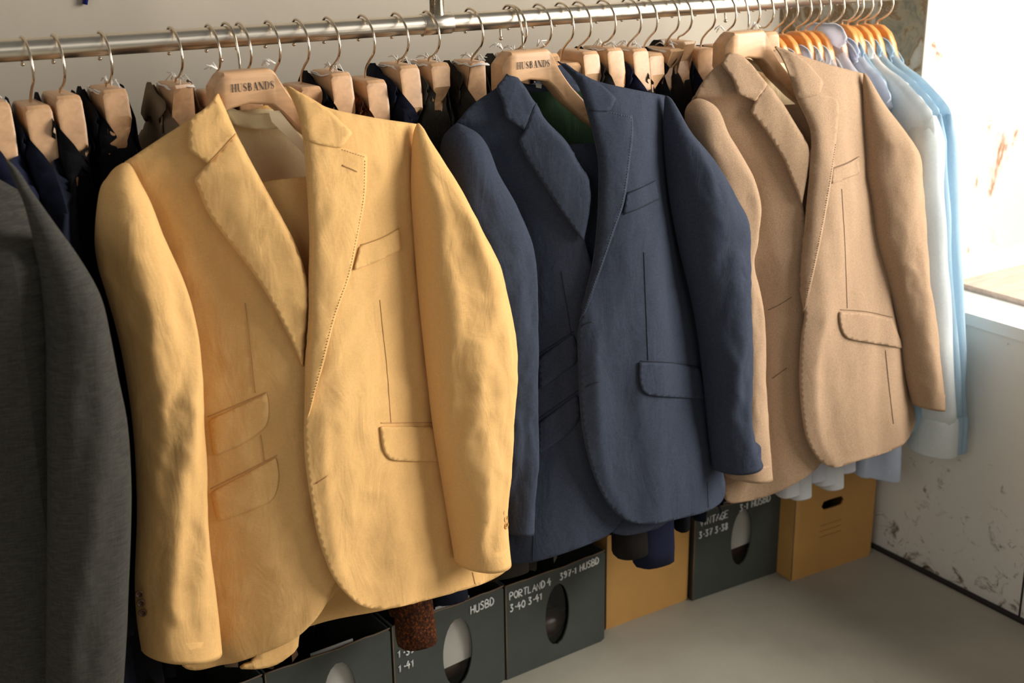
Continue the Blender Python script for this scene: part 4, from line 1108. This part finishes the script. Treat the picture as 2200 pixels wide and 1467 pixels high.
# ------------------------------------------------------------------ cardboard boxes on the floor
GL = {
 'A': [[(0,0),(.3,1),(.6,0)],[(.12,.4),(.48,.4)]], 'B': [[(0,0),(0,1),(.4,.9),(.42,.62),(0,.52),(.48,.4),(.5,.1),(0,0)]],
 'D': [[(.05,0),(.05,1),(.4,.85),(.55,.5),(.42,.12),(.05,0)]], 'E': [[(.5,1),(0,1),(0,0),(.5,0)],[(0,.5),(.4,.5)]],
 'G': [[(.52,.85),(.3,1),(.05,.75),(.02,.3),(.25,0),(.52,.15),(.52,.45),(.3,.45)]], 'H': [[(0,0),(0,1)],[(.5,0),(.5,1)],[(0,.5),(.5,.5)]],
 'I': [[(.1,0),(.1,1)]], 'L': [[(.05,1),(.05,0),(.45,.03)]], 'N': [[(0,0),(0,1),(.5,0),(.5,1)]],
 'O': [[(.25,1),(.02,.7),(.02,.3),(.25,0),(.5,.3),(.5,.7),(.25,1)]], 'P': [[(0,0),(0,1),(.42,.92),(.45,.6),(0,.48)]],
 'R': [[(0,0),(0,1),(.42,.92),(.42,.6),(0,.5),(.5,0)]], 'S': [[(.48,.9),(.2,1),(.03,.75),(.45,.35),(.3,.02),(0,.1)]],
 'T': [[(0,1),(.6,1)],[(.3,1),(.28,0)]], 'U': [[(0,1),(.02,.2),(.25,0),(.5,.2),(.5,1)]], 'V': [[(0,1),(.25,0),(.5,1)]],
 '0': [[(.25,1),(.02,.7),(.02,.3),(.25,0),(.48,.3),(.48,.7),(.25,1)]], '1': [[(0,.7),(.22,1),(.2,0)]],
 '2': [[(.02,.8),(.2,1),(.42,.8),(.05,.05),(.5,.02)]], '3': [[(.02,.95),(.42,.95),(.18,.6),(.45,.35),(.3,0),(0,.08)]],
 '4': [[(.32,1),(0,.4),(.52,.42)],[(.38,.65),(.34,-.1)]], '6': [[(.4,1),(.08,.5),(.05,.15),(.25,0),(.45,.2),(.3,.45),(.06,.35)]],
 '7': [[(0,.95),(.48,1),(.18,0)],[(.12,.5),(.42,.52)]], '8': [[(.4,.85),(.2,1),(.05,.8),(.42,.3),(.22,0),(.02,.22),(.42,.8)]],
 '9': [[(.42,.8),(.2,.98),(.03,.72),(.2,.5),(.42,.7),(.4,.3),(.1,0)]], '-': [[(.08,.45),(.3,.47)]], '.': [[(.1,.05),(.16,.0)]], ' ': [],
}
def writing(lines, frame, mat, parent, r=.0014, name='handwriting'):
    """frame(a, b) -> world point on the panel; lines: (text, a, b, height, slope)"""
    for (txt, a, b, h, sl) in lines:
        q = MB()
        rnd = random.Random(len(txt) * 7 + int(a * 1e4))
        for ch in txt:
            jit = rnd.uniform(-.05, .05) * h
            for st in GL.get(ch, []):
                pts = [(a + p[0] * h * .95, b + p[1] * h + jit + p[0] * h * sl) for p in st]
                pts = spl(pts, 3) if len(pts) > 2 and ch in 'BDGOPRSU0236893' else [Vector(p) for p in pts]
                q.tube([frame(p[0], p[1]) for p in pts], r, 5)
            a += h * (.30 if ch in ' ' else (.42 if ch in '-.I' else .68)); b += h * sl * .6
        q.build(name, mat, parent)
def shoe_box(name, label, cat, bl, br, height, depth, mat, cut=None, texts=None, group=None, sidecol=None, hole=None, lines=False, inner='white', lidless=True, short=''):
    """bl, br: floor points of the front face"""
    bl = Vector((bl[0], bl[1], 0)); br = Vector((br[0], br[1], 0)); ex = (br - bl); W = ex.length; ex.normalize(); ey = Vector((-ex.y, ex.x, 0))
    root = empty(name, tuple(bl + ex * W / 2 + ey * depth / 2), label, cat, group)
    rnd = random.Random(int(W * 1e5))
    P3 = lambda a, b, d=0: bl + ex * a + ey * d + Vector((0, 0, b))
    T = .003
    nseg = 14
    top = [(W * (1 - i / nseg), height + (rnd.uniform(-.0016, .0008) if lidless else 0)) for i in range(nseg + 1)]
    O = [Vector((0, 0)), Vector((W, 0))] + [Vector(t) for t in top]
    Hh = None
    if cut: Hh = [Vector((cut[0] + cut[2] * math.cos(2*PI*i/28), cut[1] + cut[3] * math.sin(2*PI*i/28) * (1.0 if math.sin(2*PI*i/28) < 0 else 1.05))) for i in range(28)]
    if hole: Hh = [Vector((hole[0] + hole[2] * (1 if math.cos(a) > 0 else -1) + hole[3] * math.cos(a), hole[1] + hole[3] * math.sin(a))) for a in [2*PI*(i+.5)/24 for i in range(24)]]
    V, F = fill2d(O, .012, Hh)
    bul = lambda a, b: -.004 * math.sin(PI * a / W) * (b / height)
    vs = [P3(a, b, bul(a, b)) for a, b in V]
    mk('front_panel', vs, F, mat, root, smooth=False, solid=T, off=-1)
    sm_ = sidecol or mat
    q = MB()
    for d0 in (0.0, W - T):
        a0 = P3(d0, 0.001, T); 
        c = [P3(d0, .001, T), P3(d0 + T, .001, T), P3(d0 + T, .001, depth), P3(d0, .001, depth)]
        c2 = [Vector((v.x, v.y, height - .001)) for v in c]
        q = MB(); q.add(c + c2, [(0,3,2,1),(4,5,6,7),(0,1,5,4),(1,2,6,5),(2,3,7,6),(3,0,4,7)])
        q.build('side_panel', sm_, root, smooth=False)
    q = MB()
    c = [P3(0, .001, depth - T), P3(W, .001, depth - T), P3(W, .001, depth), P3(0, .001, depth)]; c2 = [Vector((v.x, v.y, height - .001)) for v in c]
    q.add(c + c2, [(0,3,2,1),(4,5,6,7),(0,1,5,4),(1,2,6,5),(2,3,7,6),(3,0,4,7)])
    c = [P3(T, .0005, T), P3(W-T, .0005, T), P3(W-T, .0005, depth-T), P3(T, .0005, depth-T)]; c2 = [Vector((v.x, v.y, .004)) for v in c]
    q.add(c + c2, [(0,3,2,1),(4,5,6,7),(0,1,5,4),(1,2,6,5),(2,3,7,6),(3,0,4,7)])
    if not lidless:
        c = [P3(0, height, 0), P3(W, height, 0), P3(W, height, depth), P3(0, height, depth)]; c2 = [v + Vector((0, 0, T)) for v in c]
        q.add(c + c2, [(0,3,2,1),(4,5,6,7),(0,1,5,4),(1,2,6,5),(2,3,7,6),(3,0,4,7)])
    q.build('back_panel', mat, root, smooth=False)
    # worn pale edge along the rim and corners
    q = MB(); q.tube([P3(t[0], t[1], bul(*t) + .0005) for t in top], .0012, 5); q.tube([P3(.0005, .004), P3(.0005, height - .002)], .0011, 5)
    q.build('worn_edge', M['brownedge'], root)
    if hole: pass
    if cut:
        pane_v = [P3(p.x, p.y, .0035) for p in [Vector((cut[0] + (cut[2]+.003) * math.cos(2*PI*i/28), cut[1] + (cut[3]+.003) * math.sin(2*PI*i/28))) for i in range(28)]]
        mk('film_window', pane_v, [tuple(range(28))], M['film'], root, smooth=False)
        # what shows through it
        if inner == 'white':
            q = MB()
            c = [P3(cut[0] - cut[2] - .008, cut[1] - cut[3] * .45, .012), P3(cut[0] + cut[2] + .008, cut[1] - cut[3] * .38, .012), P3(cut[0] + cut[2] + .008, height - .006, .016), P3(cut[0] - cut[2] - .008, height - .006, .016)]
            q.add(c + [v + ey * .002 for v in c], [(0,1,2,3),(7,6,5,4),(0,4,5,1),(1,5,6,2),(2,6,7,3),(3,7,4,0)])
            o = q.build('tissue_sheet', M['paper'], smooth=False); tag(o, 'white sheet behind the oval window of the ' + short + ' shoe box', 'paper')
        sh = MB(); cc = P3(cut[0], cut[1] - cut[3] * .55, .048)
        n = 10; vs2 = []; fs2 = []
        for i in range(n):
            t = i / (n - 1); rr = math.sin(PI * (.08 + .84 * t)) ** .6
            for j in range(14):
                a = 2 * PI * j / 14
                vs2.append(cc + ex * ((t - .5) * .10) + ey * (.030 * rr * math.cos(a)) + Vector((0, 0, .034 * rr * math.sin(a) * (1 - .25 * t))))
        for i in range(n - 1):
            for j in range(14):
                k_ = (j+1) % 14; fs2.append((i*14+j, i*14+k_, (i+1)*14+k_, (i+1)*14+j))
        fs2.append(tuple(range(13, -1, -1))); fs2.append(tuple((n-1)*14 + j for j in range(14)))
        sh.add(vs2, fs2); o = sh.build('shoe', M['shoe']); tag(o, 'dark brown shoe toe inside the oval window of the ' + short + ' shoe box', 'shoe')
    fr_ = lambda a, b: P3(a, b, bul(a, b) - .0008)
    if texts: writing([(t, a, b, h, s_) for (t, a, b, h, s_) in texts], fr_, M['chalk'], root)
    if lines:
        q = MB()
        for k_ in range(3):
            b_ = hole[1] - .045 - k_ * .013
            q.tube([fr_(hole[0] - .03, b_), fr_(hole[0] + .028, b_ + .001)], .0005, 4)
        q.build('printed_lines', M['boxink'], root)
    return root
m, nt, b = new_mat('clear_plastic_film'); b.inputs['Base Color'].default_value = (.9, .9, .88, 1)
b.inputs['Transmission Weight'].default_value = 1; b.inputs['Roughness'].default_value = .03; b.inputs['IOR'].default_value = 1.25
M['film'] = m
def fl(px, py): p = at_z(px, py, 0); return (p.x, p.y)
A0 = at_z(1089, 1461); A1 = at_z(1298, 1375)
W1 = (A1 - A0).length
du = (A1 - A0).normalized()
def along(k, gap=.004, dy=0.0):
    s0 = A0 + du * (k * (W1 + gap)); s1 = s0 + du * W1
    return (s0.x, s0.y + dy), (s1.x, s1.y + dy)
GB = 'grey shoe boxes standing in a row under the jackets'
shoe_box('shoe_box', 'open grey-green shoe box marked PORTLAND, oval film window dark inside', 'box', *along(0), .190, .26, M['greycard'], cut=(.112, .094, .027, .062), inner='dark', short='PORTLAND',
  texts=[('PORTLAND 4', .008, .160, .0140, .04), ('397-1 HUSBD', .116, .166, .0135, .03), ('3-40 3-41', .008, .136, .0140, .05)], group=GB)
b0_, b1_ = along(-1)
shoe_box('shoe_box', 'open grey-green shoe box marked 2086, left of the PORTLAND one', 'box', b0_, b1_, .192, .26, M['greycard'], cut=(.125, .095, .030, .066),
  texts=[('2086', .010, .155, .0165, .03), ('1-39 3-40', .008, .129, .0135, .05), ('1-41', .008, .102, .0135, .05), ('HUSBD', .152, .163, .0150, .04)], group=GB, short='2086')
b0_, b1_ = along(-2)
shoe_box('shoe_box', 'open grey-green shoe box at the bottom edge with only its white oval top showing', 'box', b0_, b1_, .190, .26, M['greycard'], cut=(.125, .095, .030, .066), group=GB, short='bottom-edge')
b0_, b1_ = along(-3, dy=.0)
shoe_box('shoe_box', 'grey-green shoe box cut by the bottom edge, leftmost of the row', 'box', b0_, b1_, .190, .26, M['greycard'], group=GB)
shoe_box('storage_box', 'ochre cardboard box between the PORTLAND and VINTAGE shoe boxes', 'box', fl(1301, 1353), fl(1476, 1288), .20, .24, M['orangecard'], lidless=False)
shoe_box('shoe_box', 'grey-green shoe box marked VINTAGE between the two ochre boxes', 'box', fl(1487, 1291), fl(1672, 1228), .193, .24, M['greycard'], cut=(.118, .108, .026, .062),
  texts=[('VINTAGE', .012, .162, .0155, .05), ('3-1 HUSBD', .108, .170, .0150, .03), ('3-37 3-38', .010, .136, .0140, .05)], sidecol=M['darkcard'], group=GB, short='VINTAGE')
shoe_box('storage_box', 'taller ochre cardboard box with dark oval hand hole near the right wall', 'box', fl(1699, 1249), fl(1869, 1192), .235, .24, M['orangecard'], hole=(.098, .153, .020, .0105), lines=True, lidless=False)
print('total', _t.time() - _t0)
